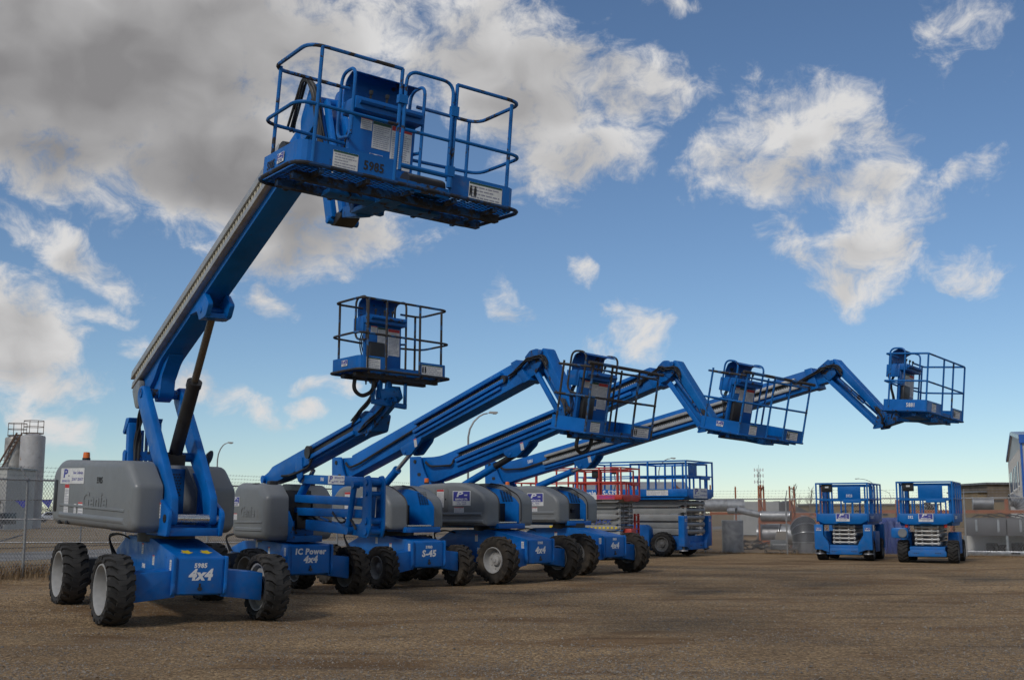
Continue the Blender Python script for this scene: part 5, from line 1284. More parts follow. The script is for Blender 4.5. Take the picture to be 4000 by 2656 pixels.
def top_rails(root, r, h, n=8):
    g_ = MB()
    for i in range(n): a = 2 * math.pi * i / n; g_.cyl((math.cos(a) * r, math.sin(a) * r, h), (math.cos(a) * r, math.sin(a) * r, h + 1.05), .025, 6)
    for z in (.55, 1.05): g_.tube([(math.cos(2 * math.pi * i / n) * r, math.sin(2 * math.pi * i / n) * r, h + z) for i in range(n)], .025, 6, True)
    g_.tube([(math.cos(2 * math.pi * i / n) * r, math.sin(2 * math.pi * i / n) * r, h) for i in range(n)], .04, 6, True)
    g_.build('top_railing', RUST, root)
top_rails(ta, .8, 8.0); top_rails(tb_, .85, 8.1)
ld = MB(); a, b = Vector((-1.9, -1.3, 3.2)), Vector((.6, -.95, 8.2))
for s in (-.22, .22): ld.bar(a + Vector((s, 0, 0)), b + Vector((s, 0, 0)), .06, .14)
for i in range(16): q = a.lerp(b, (i + .5) / 16); ld.box(q.x - .22, q.x + .22, q.y - .06, q.y + .06, q.z - .015, q.z + .015)
ld.build('slanted_ladder', RUST, ta)
SHED = mat('white_shed_cladding', (.44, .43, .40), .6, var=.1, vscale=.6, dirt=.3)
sh = empty('white_shed', (-41.5, 92, 0)); tag(sh, 'white clad shed standing before the two tanks, far left', 'building')
b = MB(); b.box(-9, 2.3, 0, 5.5, 0, 4.85); b.build('wall', SHED, sh); b = MB(); b.prism([(-9.1, 4.8), (2.4, 4.85), (2.4, 4.98), (-9.1, 4.98)], -.1, 5.6); b.build('roof', GALV_D, sh)
for i in range(20): b = MB(); x = -8.8 + i * .55; b.box(x, x + .03, -.02, 0, .1, 4.8); b.build('cladding_rib', SHED, sh)
b = MB(); b.box(.4, .9, -.05, .0, 1.4, 2.0); b.build('window', BLACK, sh)
b = MB(); b.tube(fillet([(1.2, -.3, 4.2), (1.2, -.3, 2.6), (2.0, -.3, 2.55), (2.0, -.3, .4)], .3), .05, 8); b.build('pipe', RUST, sh)
bx = MB(); bx.box(-37.6, -36.95, 84, 84.9, 1.45, 1.92); bo = bx.build('blue_bin', BLUE, bevel=.03); tag(bo, 'small blue bin on the dark trailer, far left', 'bin')
tr_ = empty('flatbed_trailer', (-38.0, 84.2, 0)); tag(tr_, 'dark flatbed trailer parked in front of the white shed', 'trailer')
b = MB(); b.box(-6, 2.3, -.5, 1.6, .65, 1.45); b.build('trailer_bed', BLACK, tr_, bevel=.03); b = MB(); b.box(-6, 2.2, -.48, -.42, .32, .64); b.build('side_skirt', mat('dark_blue_grey', (.03, .035, .05), .6), tr_)
for x in (-4.2, -3.2, .3, 1.2):
    w = MB(); w.lathe([(.12, -.12), (.40, -.12), (.45, -.06), (.45, .06), (.40, .12), (.12, .12)], (x, -.45, .45), (0, 1, 0), 20, True); w.build('wheel', RUBBER, tr_)
def pennants(name, a, b, n, label):
    root = empty(name, (0, 0, 0)); tag(root, label, 'pennants'); l = MB(); a, b = Vector(a), Vector(b)
    sag = lambda t: a.lerp(b, t) - Vector((0, 0, .5 * t * (1 - t)))
    l.tube([sag(i / 12) for i in range(13)], .02, 5); l.build('cord', BLACK, root); rnd = random.Random(5)
    for i in range(n):
        p = sag((i + .5) / n); m_ = MB(); w = .30; d = (b - a).normalized(); k = rnd.uniform(-.25, .25)
        m_.add([p - d * w, p + d * w, p + Vector((k, 0, -.42)), p - d * w + Vector((0, .02, 0)), p + d * w + Vector((0, .02, 0)), p + Vector((k, .02, -.42))], [(0, 1, 2), (5, 4, 3), (0, 3, 4, 1), (1, 4, 5, 2), (2, 5, 3, 0)])
        m_.build('pennant', LOGO, root)
pennants('pennant_string', (-29.5, 60, 2.25), (-21.5, 60, 2.2), 6, 'string of small blue triangular pennants beyond the left fence')
pf = empty('pipe_fence', (0, 0, 0)); tag(pf, 'low pipe and mesh fence across the field, far left', 'fence')
for i in range(7):
    x = -26 + i * 2.4; b = MB(); b.cyl((x, 52, .1), (x, 52, 1.25), .035, 8); b.build('post', GALV_D, pf)
for z in (.2, 1.2): b = MB(); b.cyl((-26, 52, z), (-11.6, 52, z), .028, 8); b.build('rail', GALV_D, pf)
b = MB()
for i in range(150): x = -26 + i * .1; b.tube([(x, 52, .2), (x + .9, 52, 1.2)], .003, 3, caps=False); b.tube([(x, 52, 1.2), (x + .9, 52, .2)], .003, 3, caps=False)
o = b.build('wire_mesh', WIRE, pf); tag(o, kind='stuff')
def car(C, rz, paint, label):
    root = empty('parked_car', C, rz); tag(root, label, 'car', 'far parked cars'); b = MB()
    b.prism(rprof([(-2.1, .3), (-2.15, .75), (-1.6, .9), (-1.0, 1.38), (.5, 1.42), (1.1, .95), (2.05, .82), (2.15, .35)], .12), -.82, .82); b.build('body', paint, root, bevel=.06)
    for s in (-1, 1):
        g_ = MB(); g_.prism(rprof([(-1.2, .93), (-.85, 1.3), (.45, 1.33), (.88, .95)], .06), s * .822, s * .826); g_.build('window', BLACK, root)
        for x in (-1.35, 1.35): w = MB(); w.lathe([(.1, -.1), (.3, -.1), (.33, -.05), (.33, .08), (.28, .1), (.1, .1)], (x, s * .75, .33), (0, 1, 0), 18, True); w.build('wheel', RUBBER, root)
car((-61.5, 160, .17), rad(12), mat('silver_car_paint', (.42, .42, .43), .35, metal=.5), 'small silver car parked far off beyond the left fence')
car((-66.5, 150, .17), rad(5), mat('dark_car_paint', (.04, .05, .07), .35), 'small dark car parked far off, left of the silver car')

# ------------------------------------------------------------------ street lamps
def street_lamp(C, h, reach, rz, label):
    root = empty('street_lamp', C, rz); tag(root, label, 'street lamp', 'curved street lamps'); b = MB()
    b.tube([(0, 0, 0), (0, 0, h * .5), (0, 0, h - 1.9)] + [(reach * .82 * (1 - math.cos(a)) ** .9, 0, h - 1.9 + 1.8 * math.sin(a)) for a in [rad(v) for v in (20, 40, 60, 75, 88)]] , .085, 8, r2=.05); b.build('pole', mat('lamp_pole_steel', (.26, .26, .26), .5, metal=.3), root)
    hd = MB(); hd.prism(rprof([(reach * .80, h - .10), (reach * .86, h + .04), (reach + .35, h + .02), (reach + .42, h - .06), (reach + .2, h - .16)], .06), -.14, .14); hd.build('lamp_head', mat('lamp_head_grey', (.34, .34, .33), .5), root, bevel=.03)
    ln = MB(); ln.box(reach + .0, reach + .3, -.1, .1, h - .175, h - .155); ln.build('lens', PAPER, root)
def lamp_at(px, Y, h, reach, left, label): street_lamp(((px - 2000) * Y / 4600 * .992, Y, 0), h, reach, math.pi if left else 0, label)
lamp_at(845, 128, 9.0, 1.25, False, 'street lamp rising behind the nearest lift and the folding lift'); lamp_at(1828, 89, 9.0, 1.85, False, 'nearest street lamp, behind the S-45 boom lift')
lamp_at(2575, 165, 9.0, 2.0, False, 'street lamp seen through the rails of the tall scissor lift'); lamp_at(3418, 267, 9.0, 4.0, True, 'street lamp behind the scissor lift with outriggers, arm to the left'); lamp_at(3478, 400, 8.8, 3.4, True, 'small far street lamp between the two small scissor lifts')
# lattice mast
mr = empty('lattice_mast', (83.3, 400, 0)); tag(mr, 'thin lattice antenna mast on the horizon', 'mast')
b = MB(); k = .85
for (sx, sy) in ((-1, -1), (1, -1), (0, 1)): b.cyl((sx * k, sy * k, 0), (sx * k * .35, sy * k * .35, 15.2), .07, 5)
for i in range(15):
    z0_, z1_ = i * 1.0, (i + 1) * 1.0; f0, f1 = k * (1 - .65 * z0_ / 15.2), k * (1 - .65 * z1_ / 15.2); c0 = [(-f0, -f0), (f0, -f0), (0, f0)]; c1 = [(-f1, -f1), (f1, -f1), (0, f1)]
    for j in range(3): b.cyl((*c0[j], z0_), (*c1[(j + 1) % 3], z1_), .035, 4)
b.build('lattice', GALV_D, mr)
for z in (11.6, 13.7, 15.6):
    b = MB(); b.box(-1.5, 1.5, -.06, .06, z - .06, z + .06)
    for x in (-1.45, -.5, .5, 1.45): b.box(x - .14, x + .14, -.2, .0, z - .55, z + .55)
    b.build('antenna', PAPER, mr)
b = MB(); b.cyl((0, 0, 15), (0, 0, 17.3), .04, 5); b.build('lightning_rod', GALV_D, mr)
# ------------------------------------------------------------------ storage yard behind the back fence
GALV_M = mat('matte_galvanised_steel', (.34, .345, .35), .5, metal=.55, var=.28, vscale=6, dirt=.2)
def PX(px, Y): return (px - 2000) * Y / 4600 * 1.003
RACK = mat('orange_rack_paint', (.33, .10, .035), .6, dirt=.25, wear=((.10, .06, .04), .25, 4)); RACK_D = mat('faded_rack_paint', (.33, .085, .035), .7, dirt=.35)
def pallet_rack(C, rz, bays, depth, heights, label, bay=1.3, beams=()):
    """uprights in ladder frames joined by beams"""
    root = empty('pallet_rack', C, rz); tag(root, label, 'rack', 'orange pallet racks')
    for i in range(bays + 1):
        h = heights[i % len(heights)]
        for y in (0, depth):
            b = MB(); b.box(i * bay - .032, i * bay + .032, y - .03, y + .03, 0, h); b.build('upright', RACK, root)
        b = MB(); z = .3; k = 0
        while z < h - .5:
            b.bar((i * bay, 0, z), (i * bay, depth, z + .55 * (1 if k % 2 else -.0) + .0), .03, .03); b.bar((i * bay, 0 if k % 2 else depth, z), (i * bay, depth if k % 2 else 0, z + .6), .03, .03); z += .6; k += 1
        b.box(i * bay - .02, i * bay + .02, 0, depth, h - .12, h - .08); b.build('frame_brace', RACK_D, root)
    for z in beams:
        for y in (-.03, depth + .03):
            b = MB(); b.box(-.04, bays * bay + .04, y - .025, y + .025, z - .06, z + .06); b.build('beam', RACK, root)
    return root
def culvert(name, C, axis, L, r, label, m_=None, group='galvanised culverts and ducts', wave=.08, amp=.012, open_in=True):
    """corrugated pipe with a real wall; C is the centre of one end"""
    root = empty(name, C); tag(root, label, 'pipe', group); n = max(4, int(L / wave)); pr = [(r - .02, 0)]
    for i in range(n * 2 + 1): pr.append((r + (amp if i % 2 else 0), L * i / (2 * n)))
    pr += [(r - .02, L), (r - .02, 0)]
    b = MB(); b.lathe(pr, (0, 0, 0), axis, 32); b.build('pipe_wall', m_ or GALV_M, root, ang=60)
    for h in (.02, L - .02):
        k = MB(); a = Vector(axis).normalized() * h; k.lathe([(r + .004, -.02), (r + .022, -.012), (r + .022, .012), (r + .004, .02)], a, axis, 32); k.build('rim', GALV, root)
    return root
pallet_rack((PX(2934, 52), 51, 0), rad(-24), 2, 1.0, (2.62, 2.6), 'orange pallet rack holding pipes, right of the tall corrugated drum', 1.32, (1.08, .25))
pallet_rack((PX(2780, 54), 55, 0), rad(-10), 2, 1.0, (2.75, 2.65), 'orange pallet rack behind the tall blue scissor lift', 1.15, (1.45,))
pallet_rack((PX(3005, 62), 64, 0), rad(-14), 2, 1.1, (2.2,), 'smaller orange pallet rack farther back, left of the elbow duct', 1.45, (1.4, 1.25))
# pipes on and around the racks
culvert('culvert_pipe', (PX(2716, 53), 53.4, 1.80), (1, -.10, .0), 1.55, .28, 'large galvanised pipe lying high on the rack behind the tall scissor lift', wave=.3, amp=.004)
culvert('culvert_pipe', (PX(2838, 52.5), 53.0, 1.78), (1, -.12, .0), .74, .27, 'short wide galvanised pipe high on the rack, its open end to the right', wave=.3, amp=.004)
culvert('culvert_pipe', (PX(2872, 51), 51.2, 1.60), (1, -.15, -.22), .95, .14, 'slim galvanised pipe sloping down to the right off the rack', wave=.3, amp=.003)
culvert('culvert_pipe', (PX(2845, 51), 51.6, 1.56), (1, -.9, 0), .4, .13, 'short galvanised stub pipe under the two wide pipes', wave=.3, amp=.003)
culvert('culvert_pipe', (PX(2958, 51), 50.9, 1.34), (1, -.42, 0), 1.25, .20, 'galvanised pipe lying on the middle shelf of the pipe rack', wave=.3, amp=.004)
culvert('culvert_pipe', (PX(2950, 51.5), 51.6, .56), (1, -.42, 0), .95, .42, 'wide dull pipe on the ground beneath the pipe rack', GALV_D, wave=.3, amp=.004)
culvert('culvert_pipe', (PX(3040, 50.5), 50.6, .56), (1, -.42, 0), .55, .42, 'wide pipe section on the ground beside the fence post', wave=.3, amp=.004)
culvert('corrugated_drum', (PX(2848, 45.0), 45.0, 0), (0, 0, 1), 1.20, .385, 'upright corrugated galvanised drum standing behind the back fence', wave=.10, amp=.026)
# big ring elbow left of the drum, seen past the tall scissor lift
def elbow(name, C, r, R, a0, a1, rz, m_, label, n=4):
    """segmented duct elbow: mitred rings, bend radius R, from angle a0 to a1"""
    root = empty(name, C, rz); tag(root, label, 'duct', 'galvanised culverts and ducts')
    for i in range(n):
        t0, t1 = a0 + (a1 - a0) * i / n, a0 + (a1 - a0) * (i + 1) / n; b = MB(); vs = []; k = 28
        for t, rr in ((t0, r), (t1, r), (t1, r - .018), (t0, r - .018)):
            c = Vector((R * math.cos(t), 0, R * math.sin(t))); u = Vector((math.cos(t), 0, math.sin(t)))
            vs += [c + u * (rr * math.cos(2 * math.pi * j / k)) + Vector((0, rr * math.sin(2 * math.pi * j / k), 0)) for j in range(k)]
        b.add(vs, [(q * k + j, q * k + (j + 1) % k, ((q + 1) % 4) * k + (j + 1) % k, ((q + 1) % 4) * k + j) for q in range(4) for j in range(k)]); s_ = b.build('duct_segment', m_, root)
        t = t1; c = Vector((R * math.cos(t), 0, R * math.sin(t))); w = Vector((-math.sin(t), 0, math.cos(t))); b = MB(); b.lathe([(r, -.012), (r + .02, -.008), (r + .02, .008), (r, .012)], c, w, 28); b.build('seam', GALV, root)
    return root
elbow('duct_elbow', (PX(2745, 46) - .2, 46, .3), .62, 1.0, rad(-15), rad(60), rad(160), GALV, 'large galvanised duct elbow leaning behind the tall scissor lift', 4)
elbow('duct_elbow', (PX(3125, 44.4), 44.6, 0) if False else (PX(3128, 44.4) , 44.4 + .62, .42), .47, .62, rad(0), rad(58), rad(-90), mat('black_duct', (.075, .078, .082), .5, metal=.5, var=.2), 'big dark duct elbow standing open-mouthed behind the fence, left of the scissor lifts', 3)
culvert('duct_ring', (PX(3128, 44.4), 44.4, 0), (0, 0, 1), .42, .47, 'dull metal duct ring under the big dark elbow', GALV_D, wave=.2, amp=.003)
# junk on pallets
WOOD = mat('weathered_wood', (.19, .145, .10), .85, var=.3, vscale=4)
def pallet(C, rz, label):
    root = empty('pallet', C, rz); tag(root, label, 'pallet', 'wooden pallets')
    for i in range(6): b = MB(); b.box(-.6, .6, -.5 + i * .175, -.5 + i * .175 + .12, .115, .137); b.build('deck_board', WOOD, root)
    for x in (-.57, 0, .57): b = MB(); b.box(x - .04, x + .04, -.5, .5, .02, .115); b.build('stringer', WOOD, root)
    for y in (-.45, .0, .4): b = MB(); b.box(-.6, .6, y, y + .1, .0, .02); b.build('bottom_board', WOOD, root)
pallet((PX(3028, 44.6), 44.4, 0), rad(-14), 'wooden pallet behind the fence carrying a control box')
jb = empty('control_cabinet', (PX(3018, 44.6), 44.3, .14), rad(-8)); tag(jb, 'small grey cabinet with a row of white buttons on the pallet', 'cabinet')
b = MB(); b.box(-.30, .28, -.18, .18, .0, .34); b.build('cabinet_body', GREY, jb, bevel=.02)
for i in range(5): b = MB(); b.cyl((-.2 + i * .1, -.18, .18), (-.2 + i * .1, -.2, .18), .028, 10); b.build('button', PAPER, jb)
b = MB(); b.prism(rprof([(-.14, .34), (.30, .34), (.26, .66), (-.06, .66)], .03), -.12, .14); b.build('cabinet_hood', mat('concrete_tan', (.34, .30, .25), .85), jb, bevel=.02)
sc = MB(); rnd = random.Random(4)
for i in range(24):
    p = Vector((rnd.uniform(-.6, .6), rnd.uniform(-.4, .3), rnd.uniform(.02, .16))); sc.bar(p, p + Vector((rnd.uniform(-.4, .4), rnd.uniform(-.2, .2), rnd.uniform(-.05, .12))), .03, .02)
o = sc.build('scrap_heap', GALV_D); o.location = (PX(3025, 44.2), 44.0, .14); tag(o, 'loose scrap metal strips heaped on the pallet', 'scrap', kind='stuff')
sc = MB()
for i in range(40):
    p = Vector((rnd.uniform(-.7, .7), rnd.uniform(-.5, .4), rnd.uniform(.0, .35))); sc.bar(p, p + Vector((rnd.uniform(-.4, .4), rnd.uniform(-.2, .2), rnd.uniform(-.1, .15))), .05, .04)
o = sc.build('scrap_heap', BLACK); o.location = (PX(2905, 49), 48.5, 0); tag(o, 'dark heap of scrap left of the pipe rack', 'scrap', kind='stuff')
sc = MB()
for i in range(60):
    p = Vector((rnd.uniform(-.35, .35), rnd.uniform(-.3, .3), rnd.uniform(.5, 1.35))); sc.bar(p, p + Vector((rnd.uniform(-.25, .25), rnd.uniform(-.2, .2), rnd.uniform(-.2, .2))), .06, .015)
sc.box(-.35, .35, -.3, .3, 0, .55)
o = sc.build('scrap_heap', STEEL); o.location = (PX(3205, 45.5), 45.0, 0); tag(o, 'bright crumpled sheet metal behind the scissor lift with outriggers', 'scrap', kind='stuff')
# blue tarpaulin over a load
tp = MB(); N_ = 36; x0, x1 = PX(3395, 43.6), PX(3520, 43.6)
def tz(u, v): return 1.28 * (1 - max(0, abs(u - .5) * 2 - .80) / .20 * .9) * 1.0 + .05 * mnoise.noise(Vector((u * 7, v * 5, 1)))
for side in range(1):
    vs = []; 
    for j in range(N_ + 1):
        for i in range(N_ + 1):
            u = i / N_; v = j / N_
            # front skirt, top and back skirt
            if v < .4: y = -.55 - .12 * (1 - v / .4); z = 1.22 * v / .4
            elif v < .6: y = -.55 + 1.1 * (v - .4) / .2; z = 1.22 + .08 * math.sin((v - .4) / .2 * math.pi)
            else: y = .55 + .12 * (v - .6) / .4; z = 1.22 * (1 - (v - .6) / .4)
            d = .07 * mnoise.noise(Vector((u * 9, v * 4, 2))) + .03 * mnoise.noise(Vector((u * 26, v * 12, 5)))
            fold = .035 * math.sin(u * 40 + 3 * mnoise.noise(Vector((u * 5, v * 3, 0)))) * (1 - min(1, z / 1.25))
            vs.append((x0 + (x1 - x0) * u + d * .4, 43.9 + y - d - fold, max(.0, z * (1 - .12 * (abs(u - .5) * 2) ** 4) + d * .7)))
    tp.add(vs, [(j * (N_ + 1) + i, j * (N_ + 1) + i + 1, (j + 1) * (N_ + 1) + i + 1, (j + 1) * (N_ + 1) + i) for j in range(N_) for i in range(N_)])
o = tp.build('tarpaulin', mat('blue_tarpaulin', (.012, .045, .24), .45, var=.25, vscale=3), ang=60); tag(o, 'wrinkled dark blue tarpaulin over a load between the two small scissor lifts', 'tarpaulin')
# long orange rack with fittings on it
lr = empty('cantilever_rack', (PX(3385, 46.5), 46.3, 0), rad(-24.5)); tag(lr, 'long low orange rack with metal fittings along the back fence', 'rack', 'orange pallet racks')
for i in range(6):
    x = .9 + i * 1.95
    b = MB(); b.box(x - .05, x + .05, -.04, .04, 0, 1.98); b.build('upright', RACK, lr); b = MB(); b.box(x - .05, x + .05, .86, .94, 0, 1.98); b.build('upright', RACK, lr)
    for k in range(10):
        h_ = MB(); h_.cyl((x, -.041, .3 + k * .17), (x, -.044, .3 + k * .17), .018, 8); h_.build('slot_hole', BLACK, lr)
for y in (-.07, .97): b = MB(); b.box(.2, 11.4, y - .025, y + .025, 1.46, 1.58); b.build('beam', RACK, lr)
b = MB(); b.box(.2, 11.4, .0, .9, 1.50, 1.53); b.build('shelf', WOOD, lr)
def on_rack(x, y, z=1.585): return tuple((T(*lr.location) @ RZ(rad(-24.5))) @ Vector((x, y, z)))
for x, lab in ((9.05, 'left of a pair of silver drums on the orange rack'), (9.50, 'right of a pair of silver drums on the orange rack')):
    d_ = empty('silver_drum', on_rack(x, .3)); tag(d_, lab, 'drum', 'silver drums'); b = MB(); b.lathe([(.0, 0), (.19, 0), (.2, .02), (.19, .04), (.19, .24), (.2, .26), (.19, .28), (.18, .28), (.18, .27), (.0, .27)], (0, 0, 0), (0, 0, 1), 24); b.build('drum_body', GALV, d_)
elbow('duct_elbow', on_rack(2.0, .3, 1.60), .12, .16, rad(0), rad(180), rad(20), BLACK, 'small black duct bend on the orange rack between the scissor lifts', 5)
elbow('duct_elbow', on_rack(5.0, .35, 1.60), .22, .34, rad(0), rad(100), rad(-10), GALV_D, 'grey duct bend on the orange rack behind the right scissor lift', 5)
culvert('duct_section', on_rack(3.6, .4, 1.82), (1, -.3, 0), .75, .23, 'fat grey duct section lying on the orange rack', GALV_D, wave=.25, amp=.003)
elbow('duct_elbow', on_rack(10.4, .3, 1.60), .12, .18, rad(0), rad(120), rad(30), GALV_D, 'small elbow fitting right of the silver drums', 4)
culvert('duct_section', on_rack(10.75, .5, 1.78), (1, -.4, 0), .5, .18, 'round duct end at the right end of the orange rack', GALV, wave=.2, amp=.003)
culvert('duct_section', on_rack(8.3, .4, 1.60), (.3, 0, 1), .3, .12, 'small leaning duct piece left of the silver drums', GALV_D, wave=.2, amp=.003)
# grey switchgear-like cabinets on a skid
cab = empty('cabinet_row', (PX(3738, 42.3), 42.3, 0), rad(-22)); tag(cab, 'row of grey sheet metal cabinets with open bottoms, far right', 'cabinets')
CG = mat('cabinet_grey', (.135, .135, .14), .55, var=.08, dirt=.1)
b = MB(); b.box(0, 5.6, .0, 1.2, 1.24, 1.30); b.box(0, 5.6, 1.15, 1.2, .1, 1.24); b.build('cabinet_frame', CG, cab)
for i in range(4): b = MB(); x = .02 + i * 1.4; b.box(x, x + 1.37, -.02, .02, .68, 1.24); b.build('panel', CG, cab, bevel=.01)
for i in range(4): b = MB(); x = .38 + i * .72 ; b.box(x, x + .075, -.05, -.022, .82, 1.24); b.build('strap', GALV, cab)
for i in range(5): b = MB(); x = i * 1.4; b.box(x - .04, x + .04, .0, .06, .14, .68); b.build('corner_post', GALV, cab)
b = MB(); b.box(.05, 5.5, 1.08, 1.12, .16, .68); b.build('back_panel', PAPER, cab)
b = MB(); b.box(-.1, 5.7, -.06, .10, .0, .15); b.build('skid_beam', GALV, cab, bevel=.01); b = MB(); b.box(-.1, 5.7, 1.1, 1.22, .0, .15); b.build('skid_beam', GALV, cab, bevel=.01)
for x in (1.5, 3.2): b = MB(); b.box(x, x + .3, -.063, -.058, .05, .11); b.build('fork_pocket', BLACK, cab)
for x, r in ((.85, .16), (1.2, .12), (1.7, .17), (2.0, .1), (3.0, .12)): b = MB(); b.cyl((x, .6, .15), (x, .6, .15 + r * 1.6), r, 14); b.cyl((x, .6, .2 + r), (x + .2, .3, .2 + r), r * .4, 10); b.build('pump', BLACK, cab)
plate((RZ(0) @ frame((2.95, -.0215, 1.14), (1, 0, 0), (0, 0, 1))), .36, .13, PAPER, cab); plate(frame((3.0, -.0215, .98), (1, 0, 0), (0, 0, 1)), .24, .15, YELP, cab)
el_ = MB(); el_.cyl((2.86, -.026, 1.145), (2.86, -.029, 1.145), .045, 16); el_.build('emblem', LOGO, cab); text('CAUTION', .05, frame((3.0, -.027, 1.02), (1, 0, 0), (0, 0, 1)), BLACKP, cab)
hc = MB()
for i in range(12): hc.tube(fillet([(.3 + i * .35, .3, 1.31), (.5 + i * .33, .4, 1.42 + .04 * (i % 3)), (.8 + i * .35, .5, 1.36), (1.0 + i * .33, .6, 1.31)], .15), .02, 6)
hc.build('cable_coil', HOSE, cab)

# ------------------------------------------------------------------ buildings on the horizon
METAL = mat('grey_metal_cladding', (.47, .465, .455), .5, var=.05); BTRIM = mat('blue_trim_metal', (.012, .10, .42), .45)
mbld = empty('metal_building', (30.2, 70, 0), math.atan2(28, 10.9)); tag(mbld, 'grey metal building with bright blue corner trim, far right edge', 'building')
GL, GW = 30.0, 26.0            # gable wall runs along local x, long wall goes to local -y
b = MB(); b.prism([(0, 0), (GL, 0), (GL, 5.6), (GL * .5, 6.9), (0, 5.8)], -GW, 0); b.build('wall', METAL, mbld)
for s0, s1 in (((-.1, 5.8), (GL * .5, 6.92)), ((GL * .5, 6.92), (GL + .1, 5.6))):
    b = MB(); b.prism([s0, s1, (s1[0], s1[1] + .25), (s0[0], s0[1] + .25)], -GW - .3, .10); b.build('roof', GALV, mbld)
    b = MB(); b.prism([s0, s1, (s1[0], s1[1] + .22), (s0[0], s0[1] + .22)], .102, .16); b.build('gable_trim', BTRIM if s0[0] > 0 else GALV, mbld)
b = MB(); b.box(-.18, -.11, -GW, .12, 5.55, 6.05); b.build('eave_trim', BTRIM, mbld)
b = MB(); b.box(-.06, .9, -.05, .06, 0, 5.7); b.build('corner_trim', BTRIM, mbld)
for i in range(40): b = MB(); x = 1.2 + i * .72; b.box(x, x + .06, .0, .03, 0, 5.4); b.build('cladding_rib', METAL, mbld)
for i, (x, w, z0_, z1_) in enumerate(((6, .7, 3.2, 4.7), (10, .8, 3.1, 4.6), (12.5, .8, 3.1, 4.6), (16, .8, 3.1, 4.6), (20, 2.6, 3.0, 4.5), (24, 2.2, 3.0, 4.5))):
    b = MB(); b.box(x, x + w, .02, .06, z0_, z1_); wo = b.build('window', mat('window_blue_glass', (.02, .06, .16), .12, spec=.8), mbld); b = MB(); b.box(x - .06, x + w + .06, .0, .09, z0_ - .1, z0_ - .02); b.build('window_sill', WHITE, wo)
STONE = mat('brown_stone_wall', (.155, .12, .085), .85, var=.25, vscale=.9, bump=.3, bscale=4); STONE_L = mat('tan_panel_wall', (.23, .165, .085), .8, var=.2, vscale=.7)
sb = empty('stone_building', (44.9, 112, 0)); tag(sb, 'low brown stone building left of the grey metal building', 'building')
b = MB(); b.box(0, 11, 0, 9, 0, 4.1); b.build('wall', STONE, sb); b = MB(); b.box(-.25, 11.2, -.25, 9.2, 4.1, 4.28); b.build('roof', GALV_D, sb)
b = MB(); b.box(-.8, 0, .4, 8, 0, 3.35); b.build('side_wing', STONE_L, sb); b = MB(); b.box(-.9, .0, .2, 8.2, 3.35, 3.5); b.build('wing_roof', GALV_D, sb)
b = MB(); b.box(.1, 1.6, -.06, 0, .2, 2.4); b.build('panel', STONE_L, sb); b = MB(); b.box(1.75, 2.6, -.2, 0, 0, 3.0); b.build('pier', STONE, sb); b = MB(); b.box(-.05, 4, -.05, -.0, 2.5, 2.62); b.build('band', BLACK, sb)
for x in (2.75, 3.5): b = MB(); b.box(x, x + .5, -.04, 0, .4, 2.3); b.build('window', BLACK, sb)
wh = empty('warehouse', (7.2, 122, 0)); tag(wh, 'long warehouse with a grey roof and brown gable behind the large scissor lifts', 'building')
BRN = mat('brown_cladding', (.16, .085, .06), .8, var=.2); RFG = mat('grey_roof_metal', (.26, .265, .27), .5, var=.1)
b = MB(); b.prismx([(0, 0), (9, 0), (9, 3.5), (4.5, 4.5), (0, 3.5)], 0, 11.0); b.build('wall', BRN, wh); b = MB(); b.prismx([(-.3, 3.45), (4.5, 4.55), (4.5, 4.7), (-.3, 3.6)], -.2, 11.2); b.build('roof', RFG, wh)
b = MB(); b.prism([(8.6, 3.3), (9.6, 4.25), (10.6, 3.4)], -.6, .1); b.build('gable', BRN, wh)
for i in range(6): b = MB(); b.box(.8 + i * 1.6, 1.5 + i * 1.6, -.03, 0, 1.2, 2.2); b.build('window', BLACK, wh)
sc_ = empty('storage_container', (PX(2880, 74), 74, 0)); tag(sc_, 'pale grey storage container beyond the pipe racks', 'container')
b = MB(); b.box(0, 2.4, 0, 2.2, .1, 2.15); b.build('container_body', mat('pale_container', (.40, .40, .385), .6, dirt=.2), sc_)
for i in range(16): b = MB(); b.box(.08 + i * .145, .14 + i * .145, -.03, 0, .2, 2.05); b.build('corrugation', mat('pale_container', (.4, .4, .4)), sc_)
far = empty('flat_building', (PX(3148, 240), 240, 0)); tag(far, 'long low tan building on the horizon behind the small scissor lifts', 'building')
b = MB(); b.box(0, 26, 0, 10, 0, 2.9); b.build('wall', STONE_L, far); b = MB(); b.box(-.3, 26.3, -.3, 10, 2.9, 3.2); b.build('roof', GALV_D, far)
for i in range(9): b = MB(); b.box(1 + i * 2.7, 2.2 + i * 2.7, -.05, 0, .8, 1.9); b.build('window', BLACK, far)
RG = mat('grey_shingles', (.10, .10, .105), .9, var=.2)
labs = ['left of four small grey-roofed houses on the horizon', 'second of four small grey-roofed houses on the horizon', 'third of four small grey-roofed houses on the horizon', 'right of four small grey-roofed houses on the horizon']
for i, (px, w, h) in enumerate(((3032, 3.4, 3.5), (3062, 3.0, 3.3), (3096, 3.6, 3.6), (3136, 5.0, 2.8))):
    hs_ = empty('house', (PX(px, 215), 215 + 3 * i, 0)); tag(hs_, labs[i], 'house', 'far grey-roofed houses')
    b = MB(); b.box(-w / 2, w / 2, 0, 5, 0, h * .55); b.build('wall', mat('grey_house_wall', (.17, .16, .155), .8), hs_); b = MB(); b.prism([(-w / 2 - .2, h * .52), (w / 2 + .2, h * .52), (0, h)], -.2, 5.2); b.build('roof', RG, hs_)
    for x in (-.25, .25): b = MB(); b.box(x * w - .3, x * w + .3, -.04, 0, .7, 1.4); b.build('window', PAPER, hs_)
wl = empty('roadside_rail', (PX(2900, 130), 130, 0)); tag(wl, 'thin pale guard rail along the far road', 'guard rail')
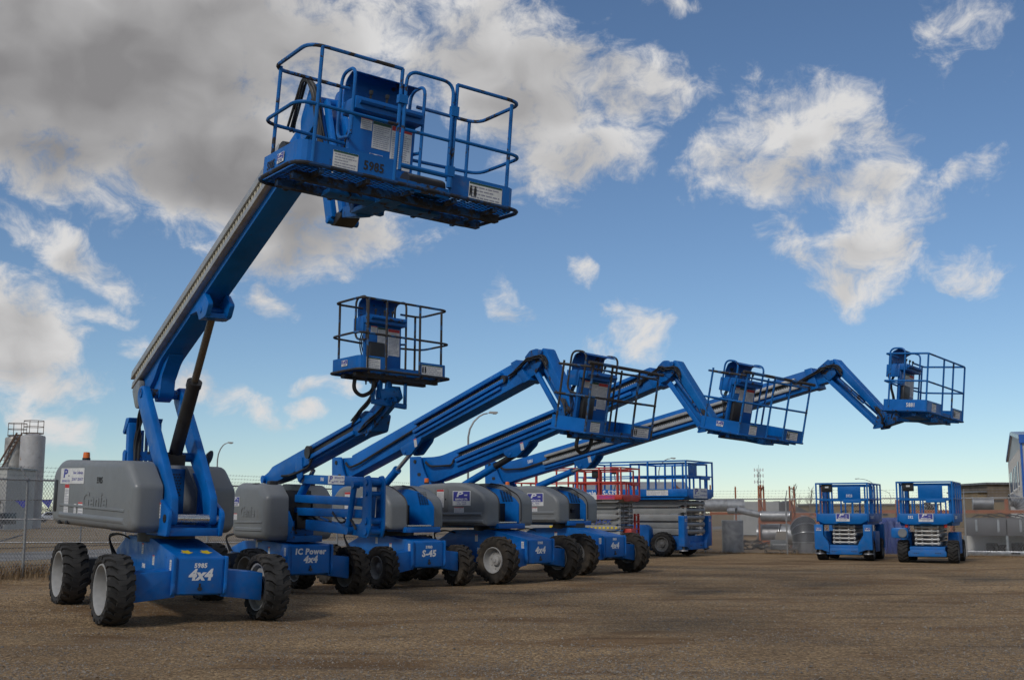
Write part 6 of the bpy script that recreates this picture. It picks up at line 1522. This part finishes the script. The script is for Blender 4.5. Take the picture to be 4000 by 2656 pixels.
b = MB(); b.box(0, 30, -.03, .03, 1.35, 1.48); b.build('rail', GALV, wl)
for i in range(11): b = MB(); b.box(i * 3 - .04, i * 3 + .04, 0, .08, 0, 1.4); b.build('post', GALV_D, wl)
# bare poplars
def bare_tree(C, h, seed, label):
    root = empty('bare_tree', C); tag(root, label, 'tree', 'bare trees on the horizon'); rnd = random.Random(seed); BK = mat('grey_bark', (.17, .15, .135), .9)
    t = MB(); tip = Vector((rnd.uniform(-.5, .5), 0, h)); t.tube([Vector((0, 0, 0)), Vector((.05, 0, h * .3)), Vector((tip.x * .5, 0, h * .65)), tip], .13, 6, r2=.02); t.build('trunk', BK, root)
    c = MB()
    def branch(p, d, L, r, dep):
        m_ = p + d * L * .5 + Vector((rnd.uniform(-.1, .1), rnd.uniform(-.1, .1), .08)) * L; e = p + d * L + Vector((0, 0, .18 * L)); c.tube([p, m_, e], r, 4, r2=r * .3)
        if dep:
            for _ in range(4): branch(p.lerp(e, rnd.uniform(.3, 1)), (d + Vector((rnd.uniform(-.6, .6), rnd.uniform(-.6, .6), rnd.uniform(0, .6)))).normalized(), L * rnd.uniform(.35, .6), r * .55, dep - 1)
    for i in range(16):
        z = h * (.28 + .65 * i / 16); a = rnd.uniform(0, 6.28); branch(Vector((tip.x * z / h, 0, z)), Vector((math.cos(a) * .6, math.sin(a) * .6, .9)).normalized(), h * .22 * (1.1 - z / h) + .3, .035, 2)
    c.build('crown', BK, root)
bare_tree((PX(3098, 190), 190, 0), 5.9, 1, 'left of two thin bare trees beside the small scissor lifts'); bare_tree((PX(3147, 196), 196, 0), 5.4, 2, 'right of two thin bare trees beside the small scissor lifts')
# low wood on the left horizon
def far_wood(name, x0, x1, Y, h, n_, seed, label):
    rnd = random.Random(seed); mb = MB()
    for _ in range(n_):
        x = rnd.uniform(x0, x1); top = h * (.55 + .45 * mnoise.noise(Vector((x * .12, 0, seed)))); z = rnd.random() ** .7 * max(.5, top); y = Y + rnd.uniform(-3, 3); s = rnd.uniform(.2, .5)
        a = Vector((rnd.uniform(-1, 1), rnd.uniform(-1, 1), rnd.uniform(-1, 1))) * s; b2 = Vector((rnd.uniform(-1, 1), rnd.uniform(-1, 1), rnd.uniform(-1, 1))) * s; p = Vector((x, y, z)); o = len(mb.v); mb.v += [tuple(p), tuple(p + a), tuple(p + b2)]; mb.f += [(o, o + 1, o + 2)]; mb.mi += [0]
    o = mb.build(name, mat('dark_foliage', (.045, .05, .032), .9, var=.4, vscale=.4), ang=180); tag(o, label, 'trees', kind='stuff')
far_wood('far_wood', -150, -60, 300, 5.5, 5000, 1, 'dark belt of far trees on the left horizon'); far_wood('far_wood', -40, 200, 520, 5.0, 9000, 2, 'dark belt of far trees along the horizon')
